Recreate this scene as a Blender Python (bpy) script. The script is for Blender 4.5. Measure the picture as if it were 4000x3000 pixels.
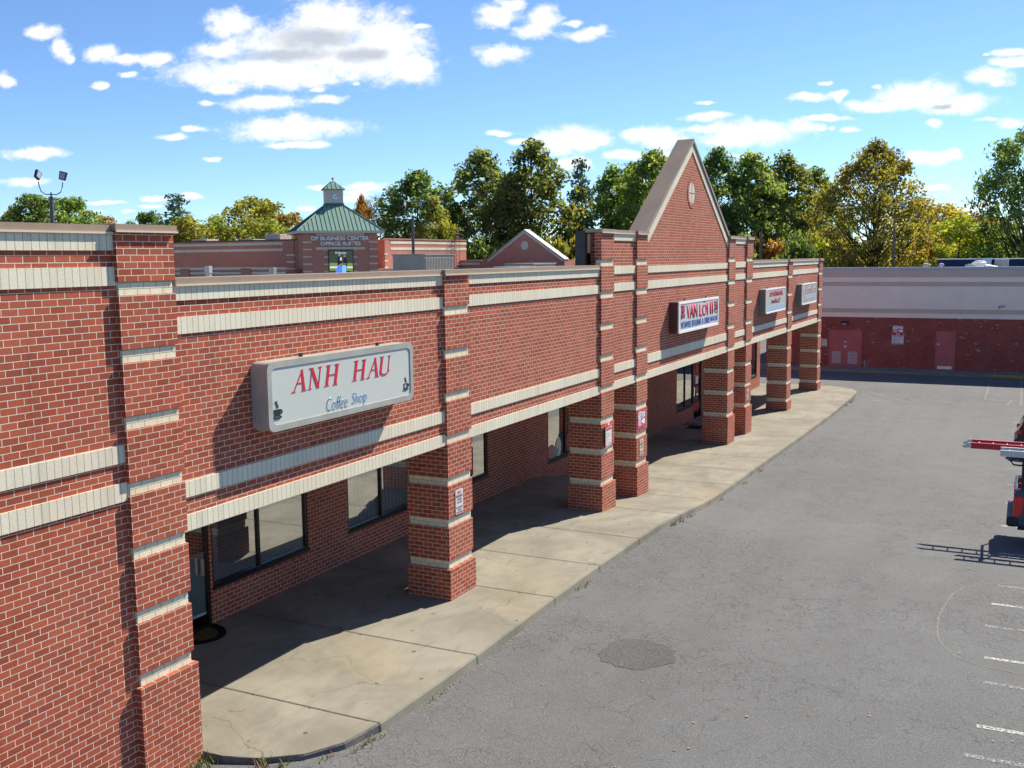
import bpy, math, random
from mathutils import Vector, Matrix, noise as mnoise
PI = math.pi
for o in list(bpy.data.objects): bpy.data.objects.remove(o)
scn = bpy.context.scene
col = scn.collection

# ------------------------------------------------------------------ camera
cam_d = bpy.data.cameras.new('camera'); cam = bpy.data.objects.new('camera', cam_d); col.objects.link(cam)
cam_d.sensor_width = 36.0; cam_d.lens = 36.0 * 4007.31 / 4000.0
cam_d.clip_start = 0.1; cam_d.clip_end = 6000
R_ = Vector((0.44613923, -0.89489597, -0.01099925)); U_ = Vector((0.11423404, 0.04475172, 0.9924454)); F_ = Vector((0.88764316, 0.44402532, -0.12219308))
cam.matrix_world = Matrix(((R_.x, U_.x, -F_.x, -8.68776), (R_.y, U_.y, -F_.y, -9.62591), (R_.z, U_.z, -F_.z, 6.48411), (0, 0, 0, 1)))
scn.camera = cam
scn.view_settings.view_transform = 'Standard'; scn.view_settings.look = 'None'
scn.view_settings.exposure = 0.75; scn.view_settings.gamma = 1.0; scn.view_settings.use_curve_mapping = False

# ------------------------------------------------------------------ sun
SUN = Vector((0.80, -0.305, 0.82)).normalized()
sd = bpy.data.lights.new('sun', 'SUN'); sd.energy = 5.0; sd.angle = math.radians(0.53); sd.color = (1.0, 0.925, 0.79)
so = bpy.data.objects.new('sun', sd); col.objects.link(so)
so.rotation_mode = 'QUATERNION'; so.rotation_quaternion = SUN.to_track_quat('Z', 'Y')
so.location = SUN * 200

# ------------------------------------------------------------------ world: clear sky with fair-weather clouds in fixed compass directions
CLOUDS = [(0.2897, 0.2247, 0.0425, 0.0246), (0.2377, 0.2056, 0.0401, 0.029), (0.2087, 0.1831, 0.0245, 0.0156), (0.3181, 0.2061, 0.0675, 0.0225), (0.3871, 0.2303, 0.0226, 0.0124), (0.4, 0.2056, 0.0272, 0.0079), (0.3657, 0.1836, 0.0862, 0.0136), (0.3308, 0.1781, 0.0678, 0.0113), (0.3994, 0.1691, 0.0228, 0.0057), (0.261, 0.1912, 0.0627, 0.0179), (0.5222, 0.2051, 0.0161, 0.0081), (0.4935, 0.1998, 0.0298, 0.0046), (0.4647, 0.1988, 0.016, 0.0064), (0.5818, 0.2272, 0.0208, 0.0065), (0.5656, 0.2122, 0.0104, 0.0104), (0.5601, 0.2041, 0.0058, 0.0051), (0.627, 0.1837, 0.0105, 0.0065), (0.3552, 0.1534, 0.0386, 0.0068), (0.2921, 0.1546, 0.0158, 0.0038), (0.4144, 0.1535, 0.0092, 0.0023), (0.3328, 0.1273, 0.0591, 0.0102), (0.3254, 0.136, 0.0136, 0.0068), (0.3239, 0.1126, 0.0319, 0.0034), (0.4544, 0.1236, 0.0161, 0.0035), (0.4324, 0.1298, 0.0115, 0.0034), (0.5963, 0.1104, 0.0317, 0.0059), (0.6146, 0.0819, 0.0236, 0.0042), (0.4968, 0.1854, 0.0104, 0.003), (0.5265, 0.175, 0.0069, 0.0035), (0.4747, 0.0632, 0.014, 0.0028), (0.4357, 0.0641, 0.0116, 0.0035), (0.5313, 0.0605, 0.0211, 0.0021), (0.506, 0.051, 0.0094, 0.0019), (0.4775, 0.0561, 0.0093, 0.0019), (0.5393, 0.0516, 0.0094, 0.0014), (0.2553, 0.071, 0.0204, 0.0045), (0.2624, 0.0644, 0.0136, 0.0041), (0.2996, 0.0723, 0.0137, 0.0027), (0.2719, 0.0586, 0.0137, 0.0034), (0.3192, 0.0508, 0.0092, 0.0018), (0.4147, 0.0996, 0.0069, 0.0023), (0.308, 0.1643, 0.0079, 0.0023), (0.2663, 0.1679, 0.0056, 0.002), (0.2, 0.2211, 0.01, 0.0027), (0.1262, 0.227, 0.0193, 0.0109), (0.0803, 0.2242, 0.0144, 0.012), (0.0924, 0.213, 0.0169, 0.0067), (0.0539, 0.2186, 0.0096, 0.0029), (0.0443, 0.2067, 0.0192, 0.0048), (0.03, 0.2113, 0.0096, 0.0048), (0.1242, 0.1919, 0.0218, 0.0092), (0.1115, 0.237, 0.0144, 0.006), (0.0567, 0.112, 0.0364, 0.0121), (0.0325, 0.1102, 0.017, 0.0061), (0.1056, 0.1108, 0.0122, 0.0029), (0.1239, 0.1191, 0.011, 0.0029), (0.0519, 0.0892, 0.0146, 0.0061), (-0.0251, 0.1112, 0.0265, 0.0096), (-0.0084, 0.1152, 0.0133, 0.006), (0.0059, 0.0949, 0.0194, 0.0039), (-0.0276, 0.0958, 0.0145, 0.0029), (-0.0735, 0.1288, 0.0227, 0.0036), (-0.071, 0.1416, 0.006, 0.0019), (-0.11, 0.1139, 0.0452, 0.0107), (-0.0937, 0.1084, 0.0263, 0.0067), (-0.0795, 0.1181, 0.0263, 0.0043), (-0.1564, 0.1174, 0.0142, 0.0059), (-0.1815, 0.1248, 0.0212, 0.0028), (-0.1749, 0.1158, 0.0059, 0.0028), (-0.2013, 0.1144, 0.0059, 0.0024), (-0.1864, 0.1155, 0.0047, 0.0019), (-0.1673, 0.1441, 0.0188, 0.0042), (-0.1924, 0.1445, 0.007, 0.0052), (-0.1807, 0.1563, 0.0059, 0.0023), (-0.2217, 0.1523, 0.0058, 0.0021), (-0.2626, 0.1432, 0.0373, 0.0128), (-0.2964, 0.1355, 0.0302, 0.0081), (-0.2268, 0.1351, 0.0258, 0.0047), (-0.3232, 0.1583, 0.0173, 0.0069), (-0.3333, 0.1524, 0.0092, 0.0046), (-0.3409, 0.1795, 0.0138, 0.0037), (-0.3435, 0.1705, 0.0161, 0.0051), (-0.3223, 0.1778, 0.0046, 0.0012), (-0.2774, 0.1189, 0.0065, 0.0037), (-0.3215, 0.1196, 0.0104, 0.0019), (-0.3438, 0.1157, 0.0162, 0.0039), (-0.2646, 0.0872, 0.0141, 0.0052), (-0.2827, 0.0872, 0.0187, 0.0052), (-0.2938, 0.09, 0.0082, 0.0047), (-0.2577, 0.0919, 0.007, 0.0028), (-0.277, 0.0588, 0.0165, 0.0028), (-0.2882, 0.0609, 0.007, 0.0019), (-0.2784, 0.0504, 0.0042, 0.0012), (-0.3182, 0.0418, 0.0106, 0.0042), (-0.1069, 0.0929, 0.0143, 0.0024)]
GREYS = [(0.304, 0.2133, 0.0516, 0.0123), (0.3346, 0.199, 0.0586, 0.0079), (0.2585, 0.1955, 0.0336, 0.0089), (-0.2831, 0.1336, 0.012, 0.0025)]
w = bpy.data.worlds.new('World'); scn.world = w; w.use_nodes = True
nt = w.node_tree; nt.nodes.clear()
def wn(t, **k):
    n = nt.nodes.new(t)
    for a, b in k.items(): setattr(n, a, b)
    return n
def wm(op, a, b=None, c=None, clamp=False):
    n = wn('ShaderNodeMath', operation=op, use_clamp=clamp)
    for i, v in enumerate((a, b, c)):
        if v is None: continue
        if isinstance(v, (int, float)): n.inputs[i].default_value = v
        else: nt.links.new(v, n.inputs[i])
    return n.outputs[0]
def wv(op, a, b=None, c=None, out=0):
    n = wn('ShaderNodeVectorMath', operation=op)
    for i, v in enumerate((a, b, c)):
        if v is None: continue
        if isinstance(v, tuple): n.inputs[i].default_value = v
        else: nt.links.new(v, n.inputs[i])
    return n.outputs[out]
sky = wn('ShaderNodeTexSky'); sky.sky_type = 'NISHITA'; sky.sun_disc = False
sky.sun_elevation = math.asin(SUN.z); sky.sun_rotation = math.atan2(SUN.x, SUN.y)
sky.altitude = 1200; sky.air_density = 0.85; sky.dust_density = 0.15; sky.ozone_density = 3.0
tint = wn('ShaderNodeMix', data_type='RGBA', blend_type='MULTIPLY'); tint.inputs[0].default_value = 1.0
nt.links.new(sky.outputs[0], tint.inputs[6]); tint.inputs[7].default_value = (0.82, 0.97, 1.12, 1)
bg = wn('ShaderNodeBackground'); bg.inputs[1].default_value = 0.090; nt.links.new(tint.outputs[2], bg.inputs[0])
tc = wn('ShaderNodeTexCoord').outputs['Generated']
A20 = math.radians(20)
dx = wv('DOT_PRODUCT', tc, (math.cos(A20), math.sin(A20), 0), out=1)
dy = wv('DOT_PRODUCT', tc, (-math.sin(A20), math.cos(A20), 0), out=1)
sep = wn('ShaderNodeSeparateXYZ'); nt.links.new(tc, sep.inputs[0])
dxs = wm('MAXIMUM', dx, 0.05)
cmb = wn('ShaderNodeCombineXYZ'); nt.links.new(wm('DIVIDE', dy, dxs), cmb.inputs[0]); nt.links.new(wm('DIVIDE', sep.outputs[2], dxs), cmb.inputs[1])
P0 = cmb.outputs[0]
def wnoise(vec, scale, detail=5, rough=0.55, dist=0.0, stretch=(1, 1, 1)):
    m = wv('MULTIPLY', vec, tuple(float(s) for s in stretch))
    n = wn('ShaderNodeTexNoise'); n.inputs['Scale'].default_value = scale; n.inputs['Detail'].default_value = detail
    n.inputs['Roughness'].default_value = rough; n.inputs['Distortion'].default_value = dist
    nt.links.new(m, n.inputs['Vector']); return n
warp = wnoise(P0, 38, 3, 0.5)
off = wv('MULTIPLY', wv('SUBTRACT', warp.outputs[1], (0.5, 0.5, 0.5)), (0.028, 0.010, 0.0))
P1 = wv('ADD', P0, off)
def field(lst, P):
    cur = None
    for (cx, cy, rx, ry) in lst:
        l = wv('LENGTH', wv('MULTIPLY_ADD', P, (1 / rx, 1 / ry, 0), (-cx / rx, -cy / ry, 0)), out=1)
        cur = l if cur is None else wm('SMOOTH_MIN', cur, l, 0.35)
    return cur
fb = wnoise(P0, 48, 7, 0.58, 0.3, (1, 1.7, 1)).outputs[0]
fb2 = wnoise(P0, 210, 4, 0.6, 0.0, (1, 1.4, 1)).outputs[0]
fl = field(CLOUDS, P1)
dens = wm('SUBTRACT', 1.44, fl)
dens = wm('ADD', dens, wm('MULTIPLY', wm('SUBTRACT', fb, 0.5), 1.5))
dens = wm('ADD', dens, wm('MULTIPLY', wm('SUBTRACT', fb2, 0.5), 0.48))
mr = wn('ShaderNodeMapRange', interpolation_type='SMOOTHSTEP'); nt.links.new(dens, mr.inputs[0])
mr.inputs[1].default_value = 0.0; mr.inputs[2].default_value = 1.0
mask = wm('MULTIPLY', wm('MULTIPLY', mr.outputs[0], wm('GREATER_THAN', dx, 0.1)), 0.96)
gf = wm('ADD', wm('SUBTRACT', 1.35, field(GREYS, P1)), wm('MULTIPLY', wm('SUBTRACT', fb, 0.5), 0.9))
gm = wn('ShaderNodeMapRange', interpolation_type='SMOOTHSTEP'); nt.links.new(gf, gm.inputs[0]); gm.inputs[1].default_value = 0.0; gm.inputs[2].default_value = 1.1
# soft billow shading: underside a little greyer
bil = wn('ShaderNodeMapRange', interpolation_type='SMOOTHSTEP'); nt.links.new(wnoise(wv('ADD', P0, (0, 0.006, 0)), 60, 5, 0.6, 0.3, (1, 1.6, 1)).outputs[0], bil.inputs[0])
bil.inputs[1].default_value = 0.38; bil.inputs[2].default_value = 0.72; bil.inputs[3].default_value = 0.0; bil.inputs[4].default_value = 0.30
gs = wm('MAXIMUM', gm.outputs[0], bil.outputs[0])
cc = wn('ShaderNodeMix', data_type='RGBA'); nt.links.new(gs, cc.inputs[0])
cc.inputs[6].default_value = (0.72, 0.72, 0.72, 1); cc.inputs[7].default_value = (0.37, 0.40, 0.44, 1)
cb = wn('ShaderNodeBackground'); cb.inputs[1].default_value = 1.0; nt.links.new(cc.outputs[2], cb.inputs[0])
mx = wn('ShaderNodeMixShader'); nt.links.new(mask, mx.inputs[0]); nt.links.new(bg.outputs[0], mx.inputs[1]); nt.links.new(cb.outputs[0], mx.inputs[2])
wo = wn('ShaderNodeOutputWorld'); nt.links.new(mx.outputs[0], wo.inputs[0])

# ------------------------------------------------------------------ materials
class M:
    def __init__(s, name):
        s.m = bpy.data.materials.new(name); s.m.use_nodes = True; s.t = s.m.node_tree; s.t.nodes.clear()
        s.out = s.t.nodes.new('ShaderNodeOutputMaterial')
    def n(s, t, **k):
        n = s.t.nodes.new(t)
        for a, b in k.items(): setattr(n, a, b)
        return n
    def set(s, node, **k):
        for a, v in k.items():
            i = node.inputs[a.replace('_', ' ')]
            if hasattr(v, 'is_output'): s.t.links.new(v, i)
            else: i.default_value = v
        return node
    def math(s, op, a, b=None, clamp=False):
        n = s.n('ShaderNodeMath', operation=op, use_clamp=clamp)
        for i, v in enumerate((a, b)):
            if v is None: continue
            if isinstance(v, (int, float)): n.inputs[i].default_value = v
            else: s.t.links.new(v, n.inputs[i])
        return n.outputs[0]
    def mix(s, f, a, b, blend='MIX'):
        n = s.n('ShaderNodeMix', data_type='RGBA', blend_type=blend)
        for i, v in ((0, f), (6, a), (7, b)):
            if hasattr(v, 'is_output'): s.t.links.new(v, n.inputs[i])
            elif i == 0: n.inputs[0].default_value = v
            else: n.inputs[i].default_value = (*v, 1) if len(v) == 3 else v
        return n.outputs[2]
    def noise(s, vec, scale, detail=4, rough=0.5, dist=0.0, stretch=None):
        if stretch:
            mp = s.n('ShaderNodeMapping'); mp.inputs['Scale'].default_value = stretch; s.t.links.new(vec, mp.inputs[0]); vec = mp.outputs[0]
        n = s.n('ShaderNodeTexNoise'); s.t.links.new(vec, n.inputs['Vector'])
        n.inputs['Scale'].default_value = scale; n.inputs['Detail'].default_value = detail; n.inputs['Roughness'].default_value = rough; n.inputs['Distortion'].default_value = dist
        return n.outputs[0]
    def step(s, v, a, b, o0=0.0, o1=1.0, smooth=True):
        n = s.n('ShaderNodeMapRange', interpolation_type='SMOOTHSTEP' if smooth else 'LINEAR'); s.t.links.new(v, n.inputs[0])
        n.inputs[1].default_value = a; n.inputs[2].default_value = b; n.inputs[3].default_value = o0; n.inputs[4].default_value = o1
        return n.outputs[0]
    def bsdf(s, color, rough=0.8, metal=0.0, spec=0.3, bump=None, bd=0.002, coat=0.0):
        b = s.n('ShaderNodeBsdfPrincipled')
        if hasattr(color, 'is_output'): s.t.links.new(color, b.inputs['Base Color'])
        else: b.inputs['Base Color'].default_value = (*color, 1)
        if hasattr(rough, 'is_output'): s.t.links.new(rough, b.inputs['Roughness'])
        else: b.inputs['Roughness'].default_value = rough
        b.inputs['Metallic'].default_value = metal; b.inputs['Specular IOR Level'].default_value = spec; b.inputs['Coat Weight'].default_value = coat
        if bump is not None:
            bn = s.n('ShaderNodeBump'); bn.inputs['Strength'].default_value = 1.0; bn.inputs['Distance'].default_value = bd
            s.t.links.new(bump, bn.inputs['Height']); s.t.links.new(bn.outputs[0], b.inputs['Normal'])
        s.t.links.new(b.outputs[0], s.out.inputs[0]); return b
    def pos(s): return s.n('ShaderNodeNewGeometry').outputs['Position']
    def uv(s): return s.n('ShaderNodeTexCoord').outputs['UV']

def plain(name, c, rough=0.6, metal=0.0, spec=0.35, var=0.12, scale=3.0, coat=0.0):
    m = M(name); p = m.n('ShaderNodeTexCoord').outputs['Object']
    n1 = m.noise(p, scale, 5, 0.6); n2 = m.noise(p, scale * 9, 3, 0.5)
    v = m.math('ADD', m.math('MULTIPLY', n1, 0.7), m.math('MULTIPLY', n2, 0.3))
    cc_ = m.mix(m.step(v, 0.3, 0.7), tuple(x * (1 - var) for x in c), tuple(min(1, x * (1 + var)) for x in c))
    m.bsdf(cc_, rough, metal, spec, coat=coat); return m.m

def brick_mat(name, c1, c2, mortar, bw=0.2032, rh=0.0805, ms=0.0052, voff=0.0465, dirt=0.22, dark=None, white=0.0, bump=0.006, msm=0.15, offset=0.5):
    m = M(name); uv = m.uv(); pos = m.pos()
    mp = m.n('ShaderNodeMapping'); mp.inputs['Location'].default_value = (0, -voff, 0); m.t.links.new(uv, mp.inputs[0])
    wob = m.n('ShaderNodeTexNoise'); wob.inputs['Scale'].default_value = 9.0; m.t.links.new(mp.outputs[0], wob.inputs['Vector'])
    wv_ = m.n('ShaderNodeVectorMath', operation='MULTIPLY_ADD'); m.t.links.new(wob.outputs[1], wv_.inputs[0]); wv_.inputs[1].default_value = (0.009, 0.005, 0); m.t.links.new(mp.outputs[0], wv_.inputs[2])
    b = m.n('ShaderNodeTexBrick'); b.offset = offset; b.squash = 1.0
    m.t.links.new(wv_.outputs[0], b.inputs['Vector'])
    b.inputs['Color1'].default_value = (*c1, 1); b.inputs['Color2'].default_value = (*c2, 1); b.inputs['Mortar'].default_value = (*mortar, 1)
    b.inputs['Scale'].default_value = 1.0; b.inputs['Mortar Size'].default_value = ms; b.inputs['Mortar Smooth'].default_value = msm
    b.inputs['Bias'].default_value = 0.0; b.inputs['Brick Width'].default_value = bw; b.inputs['Row Height'].default_value = rh
    c = b.outputs['Color']
    inv = m.math('SUBTRACT', 1.0, b.outputs['Fac'])
    fine = m.noise(uv, 55, 4, 0.6); stain = m.noise(pos, 0.8, 5, 0.6); st2 = m.noise(pos, 4.0, 4, 0.65)
    c = m.mix(m.math('MULTIPLY', inv, 0.32), c, m.mix(m.step(fine, 0.25, 0.75), tuple(x * 0.6 for x in c1), tuple(min(1, x * 1.35) for x in c1)))
    c = m.mix(m.step(stain, 0.35, 0.75, 0.0, dirt * 0.5), c, m.mix(0.5, c, (0.30, 0.24, 0.20)))
    drip = m.noise(pos, 1.0, 5, 0.65, 0.3, (5.0, 5.0, 0.35))
    c = m.mix(m.step(drip, 0.52, 0.74, 0.0, 0.40), c, m.mix(1.0, c, (0.55, 0.52, 0.48), 'MULTIPLY'))
    row = m.noise(pos, 0.35, 3, 0.5); c = m.mix(m.step(row, 0.3, 0.7, 0.0, 0.35), c, m.mix(1.0, c, (1.12, 1.35, 1.4), 'MULTIPLY'))
    eff = m.math('MULTIPLY', m.step(st2, 0.56, 0.78), m.step(fine, 0.42, 0.7))
    c = m.mix(m.math('MULTIPLY', eff, dirt * 1.1), c, (0.62, 0.50, 0.44))
    if dark:
        # occasional burnt and pale bricks
        b2 = m.n('ShaderNodeTexBrick'); b2.offset = offset; m.t.links.new(wv_.outputs[0], b2.inputs['Vector'])
        b2.inputs['Color1'].default_value = (0, 0, 0, 1); b2.inputs['Color2'].default_value = (1, 1, 1, 1); b2.inputs['Mortar'].default_value = (0.5, 0.5, 0.5, 1)
        b2.inputs['Scale'].default_value = 1.0; b2.inputs['Mortar Size'].default_value = ms; b2.inputs['Brick Width'].default_value = bw; b2.inputs['Row Height'].default_value = rh
        b2.inputs['Bias'].default_value = 0.0
        r = m.n('ShaderNodeSeparateColor'); m.t.links.new(b2.outputs['Color'], r.inputs[0])
        clus = m.noise(uv, 1.1, 3, 0.6)
        dk = m.math('MULTIPLY', m.step(r.outputs[0], 0.50, 0.25), m.step(clus, 0.42, 0.58))
        c = m.mix(m.math('MULTIPLY', dk, 0.42), c, dark)
        if white:
            clu2 = m.noise(uv, 3.1, 2, 0.5)
            wh = m.math('MULTIPLY', m.math('GREATER_THAN', r.outputs[0], 0.955), m.step(clu2, 0.50, 0.56))
            c = m.mix(m.math('MULTIPLY', wh, white), c, (0.62, 0.56, 0.52))
    h = m.math('ADD', m.math('MULTIPLY', inv, 1.0), m.math('MULTIPLY', fine, 0.35))
    m.bsdf(c, 0.85, 0, 0.25, h, bump); return m.m

MAT = {}
MAT['brick'] = brick_mat('red_brick', (0.45, 0.098, 0.048), (0.235, 0.042, 0.022), (0.76, 0.665, 0.53), ms=0.0048)
MAT['brick_far'] = brick_mat('red_brick_far', (0.54, 0.17, 0.11), (0.42, 0.12, 0.08), (0.85, 0.66, 0.53), ms=0.006)
MAT['brick_old'] = brick_mat('mottled_brick', (0.42, 0.085, 0.062), (0.25, 0.045, 0.040), (0.38, 0.18, 0.15), rh=0.0677, ms=0.005, voff=0, dark=(0.035, 0.018, 0.020), white=0.5, dirt=0.25)
MAT['soldier'] = brick_mat('cream_soldier_brick', (0.78, 0.68, 0.52), (0.69, 0.60, 0.45), (0.34, 0.31, 0.25), bw=0.1016, rh=5.0, ms=0.0046, voff=-2.0, dirt=0.35, bump=0.004, offset=0.0)
MAT['cream'] = brick_mat('cream_brick', (0.84, 0.73, 0.52), (0.74, 0.64, 0.45), (0.38, 0.33, 0.25), ms=0.005, dirt=0.35, bump=0.004)
MAT['coping'] = plain('tan_metal_coping', (0.34, 0.25, 0.175), 0.45, 0, 0.4, 0.10, 0.8)
MAT['coping_edge'] = plain('pale_coping_edge', (0.70, 0.57, 0.43), 0.45, 0, 0.4, 0.08, 1.0)
MAT['membrane'] = plain('dark_roof_membrane', (0.075, 0.070, 0.068), 0.8, 0, 0.2, 0.2, 1.2)
MAT['roof'] = plain('grey_roofing', (0.32, 0.32, 0.31), 0.85, 0, 0.2, 0.15, 0.5)
MAT['black'] = plain('black_aluminium', (0.012, 0.012, 0.013), 0.35, 0, 0.5, 0.2, 3)
MAT['white'] = plain('white_paint', (0.88, 0.88, 0.86), 0.5, 0, 0.4, 0.05, 2)
MAT['grey_metal'] = plain('grey_painted_metal', (0.30, 0.32, 0.32), 0.45, 0.0, 0.5, 0.10, 2)
MAT['sign_frame'] = plain('weathered_silver_frame', (0.38, 0.38, 0.34), 0.42, 0.0, 0.5, 0.14, 2.5)
MAT['sign_face'] = plain('white_acrylic_face', (0.57, 0.60, 0.555), 0.22, 0.0, 0.5, 0.03, 0.8)
MAT['sign_face_white'] = plain('bright_acrylic_face', (0.68, 0.68, 0.68), 0.25, 0.0, 0.5, 0.03, 0.8)
MAT['brown_box'] = plain('brown_sign_box', (0.10, 0.035, 0.030), 0.5, 0, 0.4, 0.1, 2)
MAT['green_box'] = plain('green_grey_sign_box', (0.16, 0.20, 0.18), 0.5, 0, 0.4, 0.1, 2)
MAT['red'] = plain('sign_red', (0.62, 0.02, 0.05), 0.4, 0, 0.4, 0.05)
MAT['faded_red'] = plain('faded_magenta', (0.55, 0.09, 0.20), 0.5, 0, 0.3, 0.1)
MAT['blue'] = plain('sign_blue', (0.05, 0.16, 0.50), 0.4, 0, 0.4, 0.05)
MAT['light_blue'] = plain('coffee_blue', (0.14, 0.32, 0.60), 0.4, 0, 0.4, 0.05)
MAT['pale_blue'] = plain('faded_blue', (0.42, 0.54, 0.68), 0.4, 0, 0.4, 0.06)
MAT['pink'] = plain('faded_pink', (0.45, 0.22, 0.20), 0.4, 0, 0.4, 0.08)
MAT['dark_red'] = plain('dark_red_lettering', (0.35, 0.06, 0.08), 0.4, 0, 0.4, 0.05)
MAT['ink'] = plain('black_ink', (0.02, 0.025, 0.035), 0.4, 0, 0.4, 0.05)
MAT['stucco_light'] = plain('pale_stucco', (0.95, 0.80, 0.66), 0.9, 0, 0.15, 0.05, 0.7)
MAT['stucco_taupe'] = plain('taupe_stucco', (0.64, 0.49, 0.405), 0.9, 0, 0.15, 0.06, 0.9)
MAT['blue_coping'] = plain('pale_blue_coping', (0.42, 0.47, 0.56), 0.4, 0, 0.5, 0.06, 0.8)
MAT['pink_door'] = plain('dusty_red_door', (0.50, 0.13, 0.12), 0.6, 0, 0.35, 0.12, 1.2)
MAT['louver'] = plain('galvanised_slats', (0.42, 0.42, 0.44), 0.4, 0.3, 0.5, 0.15, 4)
MAT['blue_membrane'] = plain('navy_parapet', (0.02, 0.03, 0.07), 0.8, 0, 0.2, 0.2, 0.8)
MAT['green_metal'] = plain('green_standing_seam', (0.20, 0.33, 0.25), 0.5, 0.0, 0.5, 0.06, 0.8)
MAT['green_dark'] = plain('dark_green_seam', (0.06, 0.14, 0.12), 0.5, 0.0, 0.5, 0.08, 0.8)
MAT['beige'] = plain('beige_trim', (0.66, 0.60, 0.47), 0.7, 0, 0.3, 0.06, 0.8)
MAT['pole'] = plain('bronze_pole', (0.12, 0.105, 0.11), 0.5, 0.2, 0.5, 0.15, 1.0)
MAT['wood_pole'] = plain('weathered_wood', (0.20, 0.16, 0.12), 0.9, 0, 0.2, 0.2, 1.5)
MAT['lamp_glass'] = plain('lamp_glass', (0.35, 0.37, 0.40), 0.15, 0, 0.6, 0.08, 2)
MAT['rtu'] = plain('taupe_rooftop_unit', (0.30, 0.28, 0.25), 0.6, 0, 0.35, 0.1, 1.2)
MAT['rtu_white'] = plain('pale_rooftop_unit', (0.42, 0.42, 0.41), 0.5, 0, 0.4, 0.06, 1.0)
MAT['rust_iron'] = plain('pinkish_primer_iron', (0.45, 0.22, 0.17), 0.6, 0.0, 0.3, 0.15, 2)
MAT['truck'] = plain('dark_blue_paint', (0.015, 0.045, 0.10), 0.25, 0.2, 0.5, 0.1, 1, coat=0.6)
MAT['car_paint'] = plain('dark_purple_paint', (0.014, 0.011, 0.022), 0.25, 0.2, 0.5, 0.1, 1, coat=0.6)
MAT['rubber'] = plain('black_rubber', (0.015, 0.015, 0.016), 0.85, 0, 0.2, 0.2, 5)
MAT['dark_plastic'] = plain('dark_plastic', (0.02, 0.02, 0.024), 0.5, 0, 0.4, 0.15, 5)
MAT['chrome'] = plain('alloy', (0.45, 0.45, 0.47), 0.3, 0.9, 0.5, 0.05, 5)
MAT['tail'] = plain('red_tail_lamp', (0.80, 0.004, 0.004), 0.15, 0, 0.6, 0.2, 8, coat=0.5)
MAT['ladder_red'] = plain('red_fibreglass', (0.55, 0.03, 0.045), 0.45, 0, 0.4, 0.08, 3)
MAT['alu'] = plain('aluminium', (0.50, 0.54, 0.54), 0.35, 0.5, 0.5, 0.08, 3)
MAT['line'] = None
MAT['yellow'] = plain('faded_yellow_paint', (0.42, 0.27, 0.05), 0.8, 0, 0.2, 0.25, 6)
MAT['mat_edge'] = plain('doormat_edge', (0.012, 0.012, 0.012), 0.9, 0, 0.1, 0.2, 8)
MAT['mat_mid'] = plain('doormat_middle', (0.11, 0.08, 0.035), 0.95, 0, 0.1, 0.35, 14)
MAT['blind'] = plain('blind_slats', (0.75, 0.76, 0.70), 0.6, 0, 0.3, 0.05, 2)
MAT['blind_dark'] = plain('dark_blind_slats', (0.55, 0.56, 0.54), 0.6, 0, 0.3, 0.1, 2)
MAT['curtain'] = plain('white_curtain', (0.55, 0.58, 0.58), 0.8, 0, 0.2, 0.06, 1)
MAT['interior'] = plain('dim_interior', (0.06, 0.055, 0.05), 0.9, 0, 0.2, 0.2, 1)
MAT['film'] = plain('frosted_film', (0.36, 0.44, 0.42), 0.6, 0, 0.3, 0.12, 40)
MAT['ceiling'] = plain('soffit_paint', (0.70, 0.66, 0.60), 0.85, 0, 0.2, 0.06, 1)
MAT['bark'] = plain('bark', (0.075, 0.055, 0.042), 0.95, 0, 0.15, 0.3, 2)
MAT['twig'] = plain('pale_twig', (0.16, 0.13, 0.11), 0.95, 0, 0.15, 0.2, 2)

def glass_mat():
    m = M('window_glass'); fr = m.n('ShaderNodeFresnel'); fr.inputs[0].default_value = 1.5
    gl = m.n('ShaderNodeBsdfGlossy'); gl.inputs['Roughness'].default_value = 0.012; gl.inputs['Color'].default_value = (0.95, 0.97, 0.95, 1)
    tr = m.n('ShaderNodeBsdfTransparent'); tr.inputs[0].default_value = (0.85, 0.88, 0.87, 1)
    f = m.math('ADD', m.math('MULTIPLY', fr.outputs[0], 1.0), 0.42, clamp=True)

    x = m.n('ShaderNodeMixShader'); m.t.links.new(f, x.inputs[0]); m.t.links.new(tr.outputs[0], x.inputs[1]); m.t.links.new(gl.outputs[0], x.inputs[2])
    m.t.links.new(x.outputs[0], m.out.inputs[0]); return m.m
MAT['glass'] = glass_mat()
def car_glass():
    m = M('dark_car_glass'); m.bsdf((0.01, 0.012, 0.014), 0.05, 0, 0.7); return m.m
MAT['car_glass'] = car_glass()

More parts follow.
